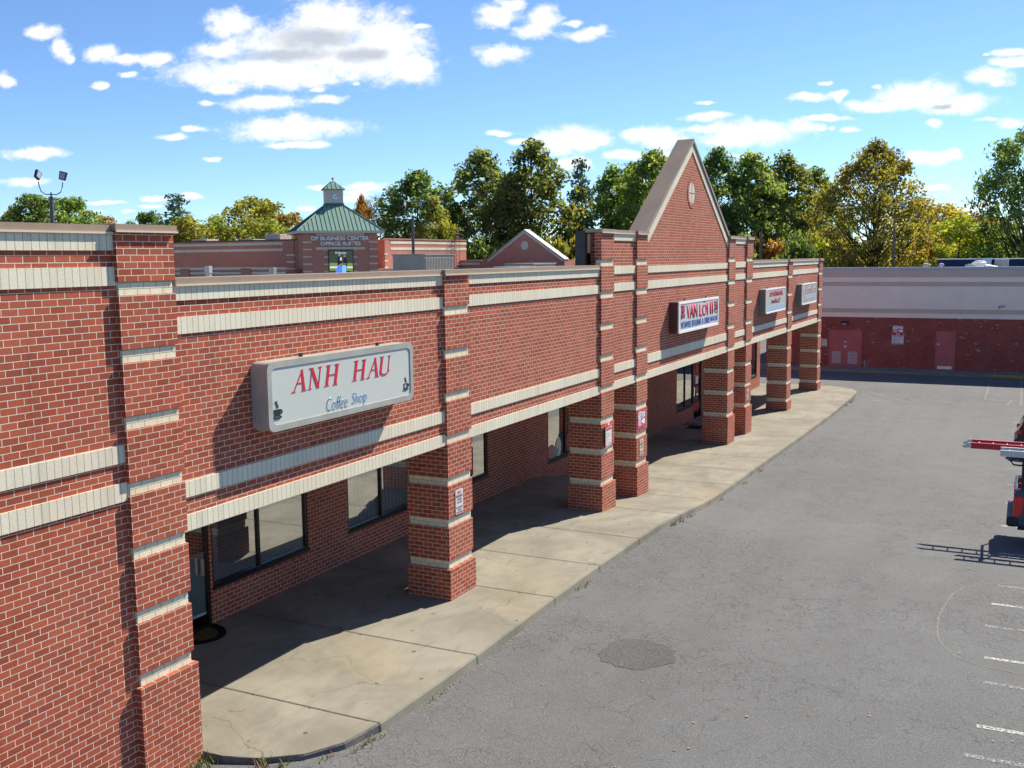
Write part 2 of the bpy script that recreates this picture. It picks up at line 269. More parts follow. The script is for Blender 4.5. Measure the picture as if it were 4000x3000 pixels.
def asphalt(name, base, crack=1.0, speck=1.0):
    m = M(name); p = m.pos()
    big = m.noise(p, 0.16, 5, 0.6, 0.4); mid = m.noise(p, 1.3, 5, 0.6); fine = m.noise(p, 48, 3, 0.7); sp = m.noise(p, 26, 2, 0.6)
    v = m.math('ADD', m.math('MULTIPLY', big, 0.55), m.math('MULTIPLY', mid, 0.45))
    c = m.mix(m.step(v, 0.32, 0.70), tuple(x * 0.86 for x in base), tuple(x * 1.14 for x in base))
    c = m.mix(m.step(fine, 0.35, 0.68), m.mix(0.40, c, (0.05, 0.05, 0.05)), m.mix(0.18, c, (0.40, 0.39, 0.37)))
    c = m.mix(m.step(sp, 0.66, 0.74, 0, 0.22 * speck), c, (0.52, 0.50, 0.46))
    lane = m.noise(p, 1.0, 4, 0.6, 0.2, (0.05, 0.85, 1)); c = m.mix(m.step(lane, 0.42, 0.66, 0.0, 0.22), c, m.mix(1.0, c, (0.72, 0.72, 0.73), 'MULTIPLY'))
    oil = m.noise(p, 0.75, 3, 0.5, 0.6); c = m.mix(m.step(oil, 0.70, 0.80, 0.0, 0.35), c, (0.05, 0.05, 0.05))
    # alligator cracks, in patches and faint elsewhere
    dn = m.n('ShaderNodeTexNoise'); dn.inputs['Scale'].default_value = 2.6; dn.inputs['Detail'].default_value = 4; m.t.links.new(p, dn.inputs['Vector'])
    va = m.n('ShaderNodeVectorMath', operation='MULTIPLY_ADD'); m.t.links.new(dn.outputs[1], va.inputs[0]); va.inputs[1].default_value = (0.45, 0.45, 0); m.t.links.new(p, va.inputs[2])
    flat = m.n('ShaderNodeVectorMath', operation='MULTIPLY'); m.t.links.new(va.outputs[0], flat.inputs[0]); flat.inputs[1].default_value = (1, 1, 0)
    def cr(scale, wd):
        vo = m.n('ShaderNodeTexVoronoi', feature='DISTANCE_TO_EDGE'); vo.inputs['Scale'].default_value = scale; m.t.links.new(flat.outputs[0], vo.inputs['Vector'])
        return m.step(vo.outputs[0], 0.0, wd, 1.0, 0.0)
    zone = m.noise(p, 0.22, 3, 0.55, 0.8)
    brk = m.noise(p, 3.3, 3, 0.6)
    c1_ = m.math('MULTIPLY', m.math('MULTIPLY', cr(5.5, 0.050), m.step(zone, 0.44, 0.58)), m.step(brk, 0.38, 0.58))
    c2_ = m.math('MULTIPLY', m.math('MULTIPLY', cr(1.5, 0.016), m.step(brk, 0.44, 0.60)), 0.8)
    cc_ = m.math('MAXIMUM', c1_, c2_)
    c = m.mix(m.math('MULTIPLY', cc_, 0.48 * crack), c, (0.035, 0.034, 0.035))
    ht = m.math('SUBTRACT', m.math('MULTIPLY', fine, 0.6), m.math('MULTIPLY', cc_, 0.8))
    m.bsdf(c, 0.86, 0, 0.28, ht, 0.006); return m.m
MAT['asphalt'] = asphalt('worn_asphalt', (0.118, 0.122, 0.126))
MAT['asphalt_patch'] = asphalt('coarse_patch_asphalt', (0.070, 0.070, 0.071), 0.3, 1.6)

def concrete(name, base, warm=(0.34, 0.28, 0.17), spots=1.0):
    m = M(name); p = m.pos()
    big = m.noise(p, 0.55, 5, 0.62, 0.7); mid = m.noise(p, 2.2, 5, 0.6, 0.4, (0.6, 1.6, 1)); fine = m.noise(p, 30, 3, 0.6)
    c = m.mix(m.step(big, 0.30, 0.72), tuple(x * 0.74 for x in base), tuple(x * 1.16 for x in base))
    c = m.mix(m.step(mid, 0.46, 0.72, 0, 0.60), c, tuple(x * 0.70 for x in base))
    c = m.mix(m.step(m.noise(p, 0.33, 3, 0.5, 0.5), 0.55, 0.72, 0, 0.35), c, warm)
    c = m.mix(m.step(fine, 0.3, 0.7, 0.0, 0.16), c, tuple(x * 0.6 for x in base))
    vo = m.n('ShaderNodeTexVoronoi'); vo.inputs['Scale'].default_value = 2.1; vo.inputs['Randomness'].default_value = 1.0; m.t.links.new(p, vo.inputs['Vector'])
    sz = m.noise(p, 1.7, 2, 0.5)
    sp = m.math('LESS_THAN', m.math('ADD', vo.outputs['Distance'], m.math('MULTIPLY', sz, -0.10)), 0.018)
    c = m.mix(m.math('MULTIPLY', sp, 0.75 * spots), c, (0.05, 0.05, 0.055))
    dn = m.n('ShaderNodeTexNoise'); dn.inputs['Scale'].default_value = 1.6; dn.inputs['Detail'].default_value = 5; m.t.links.new(p, dn.inputs['Vector'])
    va = m.n('ShaderNodeVectorMath', operation='MULTIPLY_ADD'); m.t.links.new(dn.outputs[1], va.inputs[0]); va.inputs[1].default_value = (0.8, 0.8, 0); m.t.links.new(p, va.inputs[2])
    v2 = m.n('ShaderNodeTexVoronoi', feature='DISTANCE_TO_EDGE'); v2.inputs['Scale'].default_value = 0.38; m.t.links.new(va.outputs[0], v2.inputs['Vector'])
    c = m.mix(m.math('MULTIPLY', m.step(v2.outputs[0], 0.0, 0.004, 1, 0), m.step(m.noise(p, 0.8, 2), 0.52, 0.56, 0, 0.55)), c, (0.07, 0.06, 0.05))
    m.bsdf(c, 0.85, 0, 0.25, fine, 0.002); return m.m
MAT['concrete'] = concrete('sidewalk_concrete', (0.265, 0.245, 0.194))
MAT['curb'] = concrete('curb_concrete', (0.25, 0.235, 0.19), spots=0.0)
MAT['joint'] = plain('joint_filler', (0.10, 0.09, 0.095), 0.9, 0, 0.1, 0.3, 8)
MAT['curb_shade'] = plain('shade_toned_curb', (0.14, 0.13, 0.125), 0.8, 0, 0.2, 0.3, 6)  # darker curb copy: shade of the face turned from the sun, painted in

def paint_mat(name, c, wear):
    m = M(name); p = m.pos(); n = m.noise(p, 22, 5, 0.75)
    d = m.step(n, wear, wear + 0.12)
    b = m.n('ShaderNodeBsdfPrincipled'); b.inputs['Base Color'].default_value = (*c, 1); b.inputs['Roughness'].default_value = 0.8
    t = m.n('ShaderNodeBsdfTransparent'); x = m.n('ShaderNodeMixShader')
    m.t.links.new(d, x.inputs[0]); m.t.links.new(b.outputs[0], x.inputs[1]); m.t.links.new(t.outputs[0], x.inputs[2])
    m.t.links.new(x.outputs[0], m.out.inputs[0]); return m.m
MAT['line'] = paint_mat('worn_white_paint', (0.44, 0.44, 0.42), 0.47)
MAT['line_faded'] = paint_mat('faded_white_paint', (0.35, 0.34, 0.33), 0.42)

def leaf_mat(name, a, b, c, tl=0.56):
    k_ = 2.5 if b[0] < .10 else 1.6
    a, b, c = [tuple(min(.75, v * k_ + .012) for v in q_) for q_ in (a, b, c)]  # leaf colours lightened overall, standing in for haze over the trees
    c = (c[0] * .88, c[1] * .95, c[2] + .02)
    m = M(name); g = m.n('ShaderNodeNewGeometry'); oi = m.n('ShaderNodeObjectInfo')
    tcn = m.n('ShaderNodeTexCoord').outputs['Object']
    clump = m.noise(tcn, 0.42, 3, 0.6)
    k = m.math('ADD', m.math('MULTIPLY', g.outputs['Random Per Island'], 0.45), m.math('MULTIPLY', m.step(clump, 0.3, 0.7, smooth=False), 0.55))
    rp = m.n('ShaderNodeValToRGB'); rp.color_ramp.elements[0].position = 0.12; rp.color_ramp.elements[1].position = 0.92
    rp.color_ramp.elements[0].color = (*a, 1); rp.color_ramp.elements[1].color = (*c, 1)
    e = rp.color_ramp.elements.new(0.55); e.color = (*b, 1)
    m.t.links.new(k, rp.inputs[0])
    d = m.n('ShaderNodeBsdfPrincipled'); m.t.links.new(rp.outputs[0], d.inputs['Base Color']); d.inputs['Roughness'].default_value = 0.6; d.inputs['Specular IOR Level'].default_value = 0.25
    t = m.n('ShaderNodeBsdfTranslucent'); m.t.links.new(m.mix(1.0, rp.outputs[0], (1.25, 1.2, 0.6), 'MULTIPLY'), t.inputs[0])
    x = m.n('ShaderNodeMixShader'); x.inputs[0].default_value = tl
    m.t.links.new(d.outputs[0], x.inputs[1]); m.t.links.new(t.outputs[0], x.inputs[2]); m.t.links.new(x.outputs[0], m.out.inputs[0]); return m.m
LEAF = {
 'dark': leaf_mat('dark_green_leaves', (0.024, 0.044, 0.016), (0.060, 0.098, 0.028), (0.14, 0.16, 0.045)),
 'dark2': leaf_mat('dark_oak_leaves', (0.032, 0.048, 0.018), (0.080, 0.105, 0.032), (0.19, 0.18, 0.05)),
 'green': leaf_mat('green_leaves', (0.036, 0.060, 0.018), (0.085, 0.132, 0.032), (0.18, 0.21, 0.05)),
 'green2': leaf_mat('oak_green_leaves', (0.036, 0.058, 0.018), (0.095, 0.135, 0.032), (0.23, 0.22, 0.05)),
 'lgreen2': leaf_mat('light_green_leaves', (0.055, 0.085, 0.03), (0.11, 0.16, 0.04), (0.20, 0.23, 0.06)),
 'lime': leaf_mat('lime_leaves', (0.09, 0.12, 0.025), (0.18, 0.22, 0.035), (0.30, 0.31, 0.05)),
 'lime2': leaf_mat('bright_lime_leaves', (0.14, 0.18, 0.025), (0.25, 0.29, 0.035), (0.38, 0.38, 0.05)),
 'ygreen': leaf_mat('yellow_green_leaves', (0.07, 0.085, 0.018), (0.19, 0.19, 0.03), (0.34, 0.29, 0.045)),
 'ygreen2': leaf_mat('pale_yellow_green_leaves', (0.10, 0.12, 0.03), (0.22, 0.23, 0.045), (0.34, 0.31, 0.06)),
 'olive': leaf_mat('olive_leaves', (0.045, 0.060, 0.018), (0.115, 0.135, 0.034), (0.22, 0.21, 0.05)),
 'oliveor': leaf_mat('olive_orange_leaves', (0.045, 0.065, 0.02), (0.12, 0.15, 0.036), (0.27, 0.19, 0.05)),
 'gold': leaf_mat('golden_leaves', (0.12, 0.11, 0.02), (0.25, 0.20, 0.03), (0.42, 0.30, 0.04)),
 'goldoak': leaf_mat('golden_oak_leaves', (0.085, 0.080, 0.020), (0.20, 0.18, 0.036), (0.34, 0.26, 0.045)),
 'orange': leaf_mat('orange_leaves', (0.14, 0.085, 0.025), (0.30, 0.155, 0.03), (0.44, 0.25, 0.04)),
 'rust': leaf_mat('rusty_leaves', (0.10, 0.06, 0.03), (0.22, 0.11, 0.04), (0.32, 0.20, 0.05)),
 'rust2': leaf_mat('brownish_leaves', (0.09, 0.065, 0.03), (0.20, 0.13, 0.045), (0.30, 0.22, 0.06)),
 'pine': leaf_mat('pine_needles', (0.020, 0.045, 0.030), (0.045, 0.085, 0.050), (0.085, 0.13, 0.065), 0.15),
}
LEAF['bark'] = leaf_mat('sparse_brown_leaves', (0.10, 0.08, 0.05), (0.16, 0.12, 0.07), (0.22, 0.16, 0.08))

# ------------------------------------------------------------------ mesh helpers
class MB:
    def __init__(s): s.v = []; s.f = []; s.u = []
    def quad(s, pts, uv=None):
        b = len(s.v); pts = [Vector(p) for p in pts]; s.v += pts; s.f.append(tuple(range(b, b + len(pts))))
        if uv is None:
            n = Vector((0, 0, 0))
            for i in range(len(pts)): n += pts[i].cross(pts[(i + 1) % len(pts)])
            a = [abs(c) for c in n]
            if a[2] >= a[0] and a[2] >= a[1]: uv = [(p.x, p.y) for p in pts]
            elif a[1] >= a[0]: uv = [(p.x, p.z) for p in pts]
            else: uv = [(p.y, p.z) for p in pts]
        s.u.append(uv); return s
    def box(s, x0, x1, y0, y1, z0, z1, skip=''):
        p = [(x0, y0, z0), (x1, y0, z0), (x1, y1, z0), (x0, y1, z0), (x0, y0, z1), (x1, y0, z1), (x1, y1, z1), (x0, y1, z1)]
        for k, q in (('b', (0, 3, 2, 1)), ('t', (4, 5, 6, 7)), ('f', (0, 1, 5, 4)), ('k', (2, 3, 7, 6)), ('l', (3, 0, 4, 7)), ('r', (1, 2, 6, 5))):
            if k not in skip: s.quad([p[i] for i in q])
        return s
    def prism(s, poly, axis, a, b, uvrot=None):
        # poly: list of 2D points; axis 'y': (x,z) extruded in y; 'x': (y,z); 'z': (x,y)
        def P(q, d): return {'y': (q[0], d, q[1]), 'x': (d, q[0], q[1]), 'z': (q[0], q[1], d)}[axis]
        n = len(poly); uv = [(q[0], q[1]) for q in poly]
        if uvrot:
            ca, sa = math.cos(uvrot), math.sin(uvrot); uv = [(q[0] * ca + q[1] * sa, -q[0] * sa + q[1] * ca) for q in poly]
        s.quad([P(q, a) for q in poly], uv); s.quad([P(q, b) for q in reversed(poly)], list(reversed(uv)))
        for i in range(n):
            j = (i + 1) % n; s.quad([P(poly[i], a), P(poly[i], b), P(poly[j], b), P(poly[j], a)])
        return s
    def ring(s, o, i, axis, a, b):
        def P(q, d): return {'y': (q[0], d, q[1]), 'x': (d, q[0], q[1]), 'z': (q[0], q[1], d)}[axis]
        n = len(o)
        for k in range(n):
            j = (k + 1) % n
            s.quad([P(o[k], a), P(o[j], a), P(i[j], a), P(i[k], a)]); s.quad([P(o[k], b), P(i[k], b), P(i[j], b), P(o[j], b)])
            s.quad([P(o[k], a), P(o[k], b), P(o[j], b), P(o[j], a)]); s.quad([P(i[k], a), P(i[j], a), P(i[j], b), P(i[k], b)])
        return s
    def tube(s, pts, r, seg=8, cap=True):
        pts = [Vector(p) for p in pts]; rs = r if isinstance(r, (list, tuple)) else [r] * len(pts); rings = []
        for i, p in enumerate(pts):
            d = (pts[min(i + 1, len(pts) - 1)] - pts[max(i - 1, 0)]).normalized()
            a = d.cross(Vector((0, 0, 1)) if abs(d.z) < 0.9 else Vector((1, 0, 0))).normalized(); b = d.cross(a)
            base = len(s.v)
            for k in range(seg):
                t = 2 * PI * k / seg; s.v.append(p + (a * math.cos(t) + b * math.sin(t)) * rs[i])
            rings.append(base)
        for i in range(len(rings) - 1):
            for k in range(seg):
                j = (k + 1) % seg
                s.f.append((rings[i] + k, rings[i] + j, rings[i + 1] + j, rings[i + 1] + k)); s.u.append([(0, 0), (.05, 0), (.05, .1), (0, .1)])
        if cap:
            s.f.append(tuple(rings[0] + k for k in reversed(range(seg)))); s.u.append([(0, 0)] * seg)
            s.f.append(tuple(rings[-1] + k for k in range(seg))); s.u.append([(0, 0)] * seg)
        return s
    def lathe(s, prof, c=(0, 0, 0), seg=16, axis='z'):
        rings = []
        for r, h in prof:
            base = len(s.v)
            for k in range(seg):
                t = 2 * PI * k / seg; q = (r * math.cos(t), r * math.sin(t), h)
                if axis == 'y': q = (q[0], q[2], q[1])
                if axis == 'x': q = (q[2], q[0], q[1])
                s.v.append(Vector(c) + Vector(q))
            rings.append(base)
        for i in range(len(rings) - 1):
            for k in range(seg):
                j = (k + 1) % seg; s.f.append((rings[i] + k, rings[i] + j, rings[i + 1] + j, rings[i + 1] + k)); s.u.append([(0, 0)] * 4)
        s.f.append(tuple(rings[0] + k for k in reversed(range(seg)))); s.u.append([(0, 0)] * seg)
        s.f.append(tuple(rings[-1] + k for k in range(seg))); s.u.append([(0, 0)] * seg)
        return s
    def build(s, name, mat, parent=None, bevel=0.0, smooth=False, recalc=True):
        me = bpy.data.meshes.new(name); me.from_pydata([tuple(v) for v in s.v], [], s.f)
        ul = me.uv_layers.new(name='UVMap'); flat = [c for u in s.u for p in u for c in p]
        if len(flat) == len(ul.data) * 2: ul.data.foreach_set('uv', flat)
        me.materials.append(MAT[mat] if isinstance(mat, str) else mat); me.update()
        if recalc:
            import bmesh
            bm = bmesh.new(); bm.from_mesh(me); bmesh.ops.remove_doubles(bm, verts=bm.verts, dist=1e-5) if bevel else None
            bmesh.ops.recalc_face_normals(bm, faces=bm.faces); bm.to_mesh(me); bm.free()
        if smooth:
            for p in me.polygons: p.use_smooth = True
        o = bpy.data.objects.new(name, me); col.objects.link(o)
        if parent: o.parent = parent
        if bevel:
            b = o.modifiers.new('bevel', 'BEVEL'); b.width = bevel; b.segments = 2; b.limit_method = 'ANGLE'
        return o
def thing(name, label, cat, loc=(0, 0, 0), rz=0.0, group=None):
    o = bpy.data.objects.new(name, None); col.objects.link(o); o.location = loc; o.rotation_euler = (0, 0, rz); o.empty_display_size = 0.3
    o['label'] = label; o['category'] = cat
    if group: o['group'] = group
    return o
def tag(o, label, cat, group=None, kind=None):
    o['label'] = label; o['category'] = cat
    if group: o['group'] = group
    if kind: o['kind'] = kind
    return o
def struct(o, label=None):
    o['kind'] = 'structure'
    if label: o['label'] = label
    return o
def copy_tree(o, parent=None):
    c = o.copy(); col.objects.link(c)
    if parent: c.parent = parent
    for ch in list(o.children): copy_tree(ch, c)
    return c
def fit_text(name, txt, plane, x0, x1, z0, z1, d, mat, parent=None, shear=0.0, bold=0.0, depth=0.004, flip=1, space=1.0):
    # lettering laid on a plane: plane 'y' -> (x,z) at y=d ; plane 'x' -> (y,z) at x=d, read along flip direction
    cu = bpy.data.curves.new(name, 'FONT'); cu.body = txt; cu.shear = shear; cu.offset = bold; cu.space_character = space; cu.resolution_u = 3
    ob = bpy.data.objects.new(name, cu); col.objects.link(ob)
    dg = bpy.context.evaluated_depsgraph_get(); me = bpy.data.meshes.new_from_object(ob.evaluated_get(dg))
    bpy.data.objects.remove(ob)
    xs = [v.co.x for v in me.vertices] or [0, 1]; ys = [v.co.y for v in me.vertices] or [0, 1]
    ax, bx, ay, by = min(xs), max(xs), min(ys), max(ys)
    for v in me.vertices:
        u = (v.co.x - ax) / max(1e-6, bx - ax); t = (v.co.y - ay) / max(1e-6, by - ay)
        if flip < 0 and plane == 'x': h = x1 + (x0 - x1) * u
        else: h = x0 + (x1 - x0) * u
        z = z0 + (z1 - z0) * t
        v.co = (h, d, z) if plane == 'y' else (d, h, z)
    me.materials.clear(); me.materials.append(MAT[mat] if isinstance(mat, str) else mat)
    o = bpy.data.objects.new(name, me); col.objects.link(o)
    if parent: o.parent = parent
    if depth:
        sm = o.modifiers.new('depth', 'SOLIDIFY'); sm.thickness = depth; sm.offset = 0
    return o
def rrect(x0, x1, z0, z1, r, n=5):
    pts = []
    for cx, cz, a in ((x1 - r, z1 - r, 0), (x0 + r, z1 - r, 90), (x0 + r, z0 + r, 180), (x1 - r, z0 + r, 270)):
        for k in range(n + 1):
            t = math.radians(a + 90 * k / n); pts.append((cx + r * math.cos(t), cz + r * math.sin(t)))
    return pts
def circ(cx, cz, rx, rz, n=24): return [(cx + rx * math.cos(2 * PI * k / n), cz + rz * math.sin(2 * PI * k / n)) for k in range(n)]
def lerp(x, xs, ys):
    if x <= xs[0]: return ys[0]
    for i in range(len(xs) - 1):
        if x <= xs[i + 1]: return ys[i] + (ys[i + 1] - ys[i]) * (x - xs[i]) / (xs[i + 1] - xs[i])
    return ys[-1]
FX = [-60, 8.2, 15.2, 18.6, 28.4, 38.8, 46.4, 90]; FZ = [0, 0.01, -.04, -.26, -.41, -.6, -.58, -.58]
WX = [-60, 18.4, 19.55, 20.9, 28.4, 31.5, 33.1, 90]; WZ = [0, 0.0, -.22, -.42, -.44, -.47, -.66, -.60]
def gf_(x): return lerp(x, FX, FZ)
def gs_(x, y):
    t = min(1, max(0, (y - 0.8) / 2.0)); t = t * t * (3 - 2 * t); return gf_(x) * (1 - t) + lerp(x, WX, WZ) * t
CX = [-60, 46, 54, 200]; 
def gz(x, y): return ga(x) + 0.085 * math.exp(-((x - 1.2) / 1.6) ** 2 - ((y + 1.2) / 1.5) ** 2)
def ga(x):   # car park level
    return lerp(x, FX[:-1] + [54, 200], [z - 0.15 for z in FZ[:-1]] + [-0.62, -0.62])
# ------------------------------------------------------------------ ground, car park, sidewalk
g = MB(); g.quad([(-3000, -3000, -1.3), (3000, -3000, -1.3), (3000, 3000, -1.3), (-3000, 3000, -1.3)])
mg = M('dry_grass'); pg = mg.pos(); mg.bsdf(mg.mix(mg.step(mg.noise(pg, 0.05, 5, 0.6), 0.3, 0.7), (0.06, 0.075, 0.03), (0.13, 0.12, 0.05)), 0.95, 0, 0.1)
struct(g.build('ground', mg.m, recalc=False), 'dry grass ground reaching to the horizon under the trees')
cp = MB(); xs = sorted(set([-80, -40, -20, 0, 4] + [x for x in FX if -60 < x < 60] + [54, 62, 130] + [-3 + .5 * k for k in range(19)])); ys = [-120, -40, -15] + [-6 + .4 * k for k in range(18)] + [5, 25, 95]
for i in range(len(xs) - 1):
    for j in range(len(ys) - 1):
        a, b, c, d = xs[i], xs[i + 1], ys[j], ys[j + 1]
        cp.quad([(a, c, gz(a, c)), (b, c, gz(b, c)), (b, d, gz(b, d)), (a, d, gz(a, d))])
struct(cp.build('car_park', 'asphalt', recalc=False), 'cracked grey asphalt car park in front of the brick arcade')
CURB = [(1.03, 0.2), (1.03, -.07), (1.04, -.43), (1.2, -.91), (1.55, -1.38), (2.05, -1.66), (2.75, -1.77), (5, -1.82), (8.7, -1.79), (11, -1.79), (14.5, -1.84), (17, -1.95), (20, -2.05), (24, -2.06), (31, -2.12), (38.8, -2.1), (45.6, -2.1), (46.5, -2.0), (47.3, -1.65), (47.9, -1.1), (48.25, -.4), (48.35, .4), (48.4, 3), (48.4, 24)]
def ycurb(x):
    best = 9
    for (xa, ya), (xb, yb) in zip(CURB, CURB[1:]):
        if xa <= x <= xb and xb > xa: best = min(best, ya + (yb - ya) * (x - xa) / (xb - xa))
    return best
sw = MB(); KW = 0.15
xs = [1.035 + i * 0.06 for i in range(18)] + [2.3 + i * 0.35 for i in range(124)] + [45.8 + i * 0.1 for i in range(26)]
xs = [x for x in xs if x < 48.34] + [48.34]
for a, b in zip(xs, xs[1:]):
    ya, yb = ycurb(a), ycurb(b); top = 3.32
    if a > 47.28: top = 24
    ts = [0, .08, .2, .35, .5, .65, .8, .9, 1]
    for t0, t1 in zip(ts, ts[1:]):
        p = [(a, ya + (top - ya) * t0), (b, yb + (top - yb) * t0), (b, yb + (top - yb) * t1), (a, ya + (top - ya) * t1)]
        sw.quad([(x, y, gs_(x, min(y, 3.3))) for x, y in p])
sidewalk = struct(sw.build('sidewalk', 'concrete', recalc=False), 'beige concrete sidewalk along the arcade')
kb = MB(); kd = MB(); kt = MB(); dense = []
for (xa, ya), (xb, yb) in zip(CURB, CURB[1:]):
    n = max(1, int(math.hypot(xb - xa, yb - ya) / 1.2))
    for k in range(n): dense.append((xa + (xb - xa) * k / n, ya + (yb - ya) * k / n))
dense.append(CURB[-1])
def nrm(i, P):
    a = P[max(0, i - 1)]; b = P[min(len(P) - 1, i + 1)]; t = Vector((b[0] - a[0], b[1] - a[1])).normalized(); return Vector((t.y, -t.x))
for i in range(len(dense) - 1):
    t_ = kd if dense[i + 1][0] < 2.9 and dense[i][1] < 0.3 else kb; tz = 0.0
    sec = []
    for j in (i, i + 1):
        x, y = dense[j]; n = nrm(j, dense); z = gs_(x, min(y, 3.3)) ; zb = ga(x) - 0.05
        sec.append([(x - n.x * 0.16, y - n.y * 0.16, z + 0.005), (x - n.x * 0.01, y - n.y * 0.01, z + 0.005), (x + n.x * 0.012, y + n.y * 0.012, z - 0.02), (x + n.x * 0.03, y + n.y * 0.03, zb)])
    for k in range(3):
        (kt if k == 0 else t_).quad([sec[0][k], sec[1][k], sec[1][k + 1], sec[0][k + 1]])
struct(kt.build('curb_top', 'concrete', recalc=False), 'top of the curb along the sidewalk edge')
struct(kb.build('curb', 'curb', recalc=False), 'concrete curb edging the arcade sidewalk')
struct(kd.build('curb', 'curb_shade', recalc=False), 'curb face at the rounded near corner, coloured darker for its shade')
JX = [2.74, 5.5, 8.68, 11.0, 13.4, 16.3, 18.7, 20.95, 23.35, 25.8, 28.3, 30.8, 33.2, 35.7, 38.9, 41.3, 43.7, 46.1]
jm = MB()
for x in JX:
    yc = ycurb(x) - 0.012; n = 14
    for k in range(n):
        y0 = yc + (3.2 - yc) * k / n; y1 = yc + (3.2 - yc) * (k + 1) / n; wj = 0.009
        jm.quad([(x - wj, y0, gs_(x, y0) + 0.009), (x + wj, y0, gs_(x, y0) + 0.009), (x + wj, y1, gs_(x, y1) + 0.009), (x - wj, y1, gs_(x, y1) + 0.009)])
    jm.quad([(x - .009, yc - 0.022, gf_(x) - 0.16), (x + .009, yc - 0.022, gf_(x) - 0.16), (x + .009, yc - 0.006, gf_(x) + 0.0), (x - .009, yc - 0.006, gf_(x) + 0.0)])
struct(jm.build('sidewalk_joints', 'joint', recalc=False), 'dark expansion joints across the sidewalk slabs')
def strip(mb, pts, w, dz=0.006):
    for (a, b) in zip(pts, pts[1:]):
        t = Vector((b[0] - a[0], b[1] - a[1])).normalized() * (w / 2); n = Vector((t.y, -t.x))
        L = math.hypot(b[0] - a[0], b[1] - a[1]); k = max(1, int(L / 1.0))
        for i in range(k):
            p = [a[0] + (b[0] - a[0]) * i / k, a[1] + (b[1] - a[1]) * i / k]; q = [a[0] + (b[0] - a[0]) * (i + 1) / k, a[1] + (b[1] - a[1]) * (i + 1) / k]
            mb.quad([(p[0] - n.x, p[1] - n.y, ga(p[0]) + dz), (q[0] - n.x, q[1] - n.y, ga(q[0]) + dz), (q[0] + n.x, q[1] + n.y, ga(q[0]) + dz), (p[0] + n.x, p[1] + n.y, ga(p[0]) + dz)])
l1 = MB(); l2 = MB()
for x, y, k in ((5.53, -9.17, 0), (6.52, -9.28, 1), (8.18, -9.3, 0), (9.29, -9.29, 1), (10.92, -9.24, 0), (12.28, -9.31, 1), (13.55, -9.40, 0), (16.36, -9.34, 1), (19.63, -9.34, 1), (22.5, -9.40, 1), (25.25, -9.4, 0), (28.12, -9.35, 0), (31.0, -9.4, 1), (34.0, -9.4, 0), (36.8, -9.42, 0), (39.56, -9.40, 1), (42.3, -9.4, 0)):
    strip(l1 if k else l2, [(x, y), (x, y - 5.2)], 0.105)
struct(l1.build('parking_line', 'line', recalc=False), 'worn white parking stall lines at the right of the car park')
struct(l2.build('parking_line', 'line_faded', recalc=False), 'faded older parking stall lines')
l3 = MB()
for a, b in (((46.7, -2.3), (46.55, -4.9)), ((46.8, -2.95), (44.08, -4.86)), ((46.4, -2.3), (44.4, -3.35)), ((44.66, -2.25), (44.0, -4.1)), ((46.6, -8.06), (46.8, -16)), ((57.0 - 1.6, -8.1), (46.7, -8.06)), ((55.4, -9.65), (44.95, -9.67)), ((45.37, -6.15), (44.13, -7.66)), ((46.7, -8.35), (45.2, -10.4)), ((46.9, -9.25), (44.7, -9.08))):
    strip(l3, [a, b], 0.09, 0.007)
struct(l3.build('hatched_marking', 'line_faded', recalc=False), 'faded white hatch markings at the far end of the car park')
random.seed(5)
pp = []
for k in range(26):
    t = 2 * PI * k / 26; r = 1 + random.uniform(-.10, .10)
    pp.append((7.0 + 0.66 * r * math.cos(t) * 1.0, -4.08 + 0.62 * r * math.sin(t)))
pm = MB(); pm.quad([(x, y, ga(x) + 0.005) for x, y in pp]); struct(pm.build('asphalt_patch', 'asphalt_patch', recalc=False), 'round dark patch of coarse asphalt in the car park')
am = MB(); arc = [(13.9, -10.4), (13.87, -9.83), (13.52, -9.08), (13.1, -8.78), (12.62, -8.61), (11.94, -8.53), (11.2, -8.46), (10.57, -8.48), (10.0, -8.52), (9.59, -8.62), (9.12, -8.86), (8.88, -9.25), (8.78, -9.87), (8.8, -11)]
strip(am, arc, 0.022, 0.0045)
MAT['seam'] = paint_mat('dusty_seam', (0.20, 0.185, 0.16), 0.50)
struct(am.build('asphalt_seam', 'seam', recalc=False), 'curved seam round an older asphalt repair')

# ------------------------------------------------------------------ the arcade building
arc_b = thing('shopping_arcade', 'long red brick shopping arcade with cream brick bands, square piers and a steep gable', 'building')
Z1, ZM, ZL = 6.19, 7.09, 6.83
wb = MB()
PIER = [('p1', .09, 1.0), ('p2', 7.69, 8.62), ('p3', 15.5, 16.41), ('p4', 18.17, 19.06), ('p5', 27.95, 28.88), ('p6', 30.62, 31.55), ('p7', 38.38, 39.28), ('p8', 46.02, 46.95)]
wb.box(-12, .40, 0, .35, -1.2, ZL)                     # tall wall at the left, down to the ground
for a, b, zt in ((.40, 15.8, Z1), (15.8, 18.7, ZM), (28.3, 31.1, ZM), (31.1, 46.95, Z1)): wb.box(a, b, 0, .35, 3.0, zt)
gx0, gx1, gax, gaz, gfz = 18.7, 28.3, 23.45, 10.0, 7.02
wb.prism([(18.7, 3.0), (28.3, 3.0), (28.3, ZM - .03), (27.97, 7.0), (gax, gaz), (19.03, 7.0), (18.7, ZM - .03)], 'y', 0, .35)
wb.box(46.6, 46.95, .35, 3.2, 3.0, Z1 - .002)           # return over the far end
wb.box(.06, .39, .35, 3.2, -1.2, 3.0)                  # cross wall behind the first pier
wb.build('wall', 'brick', arc_b)
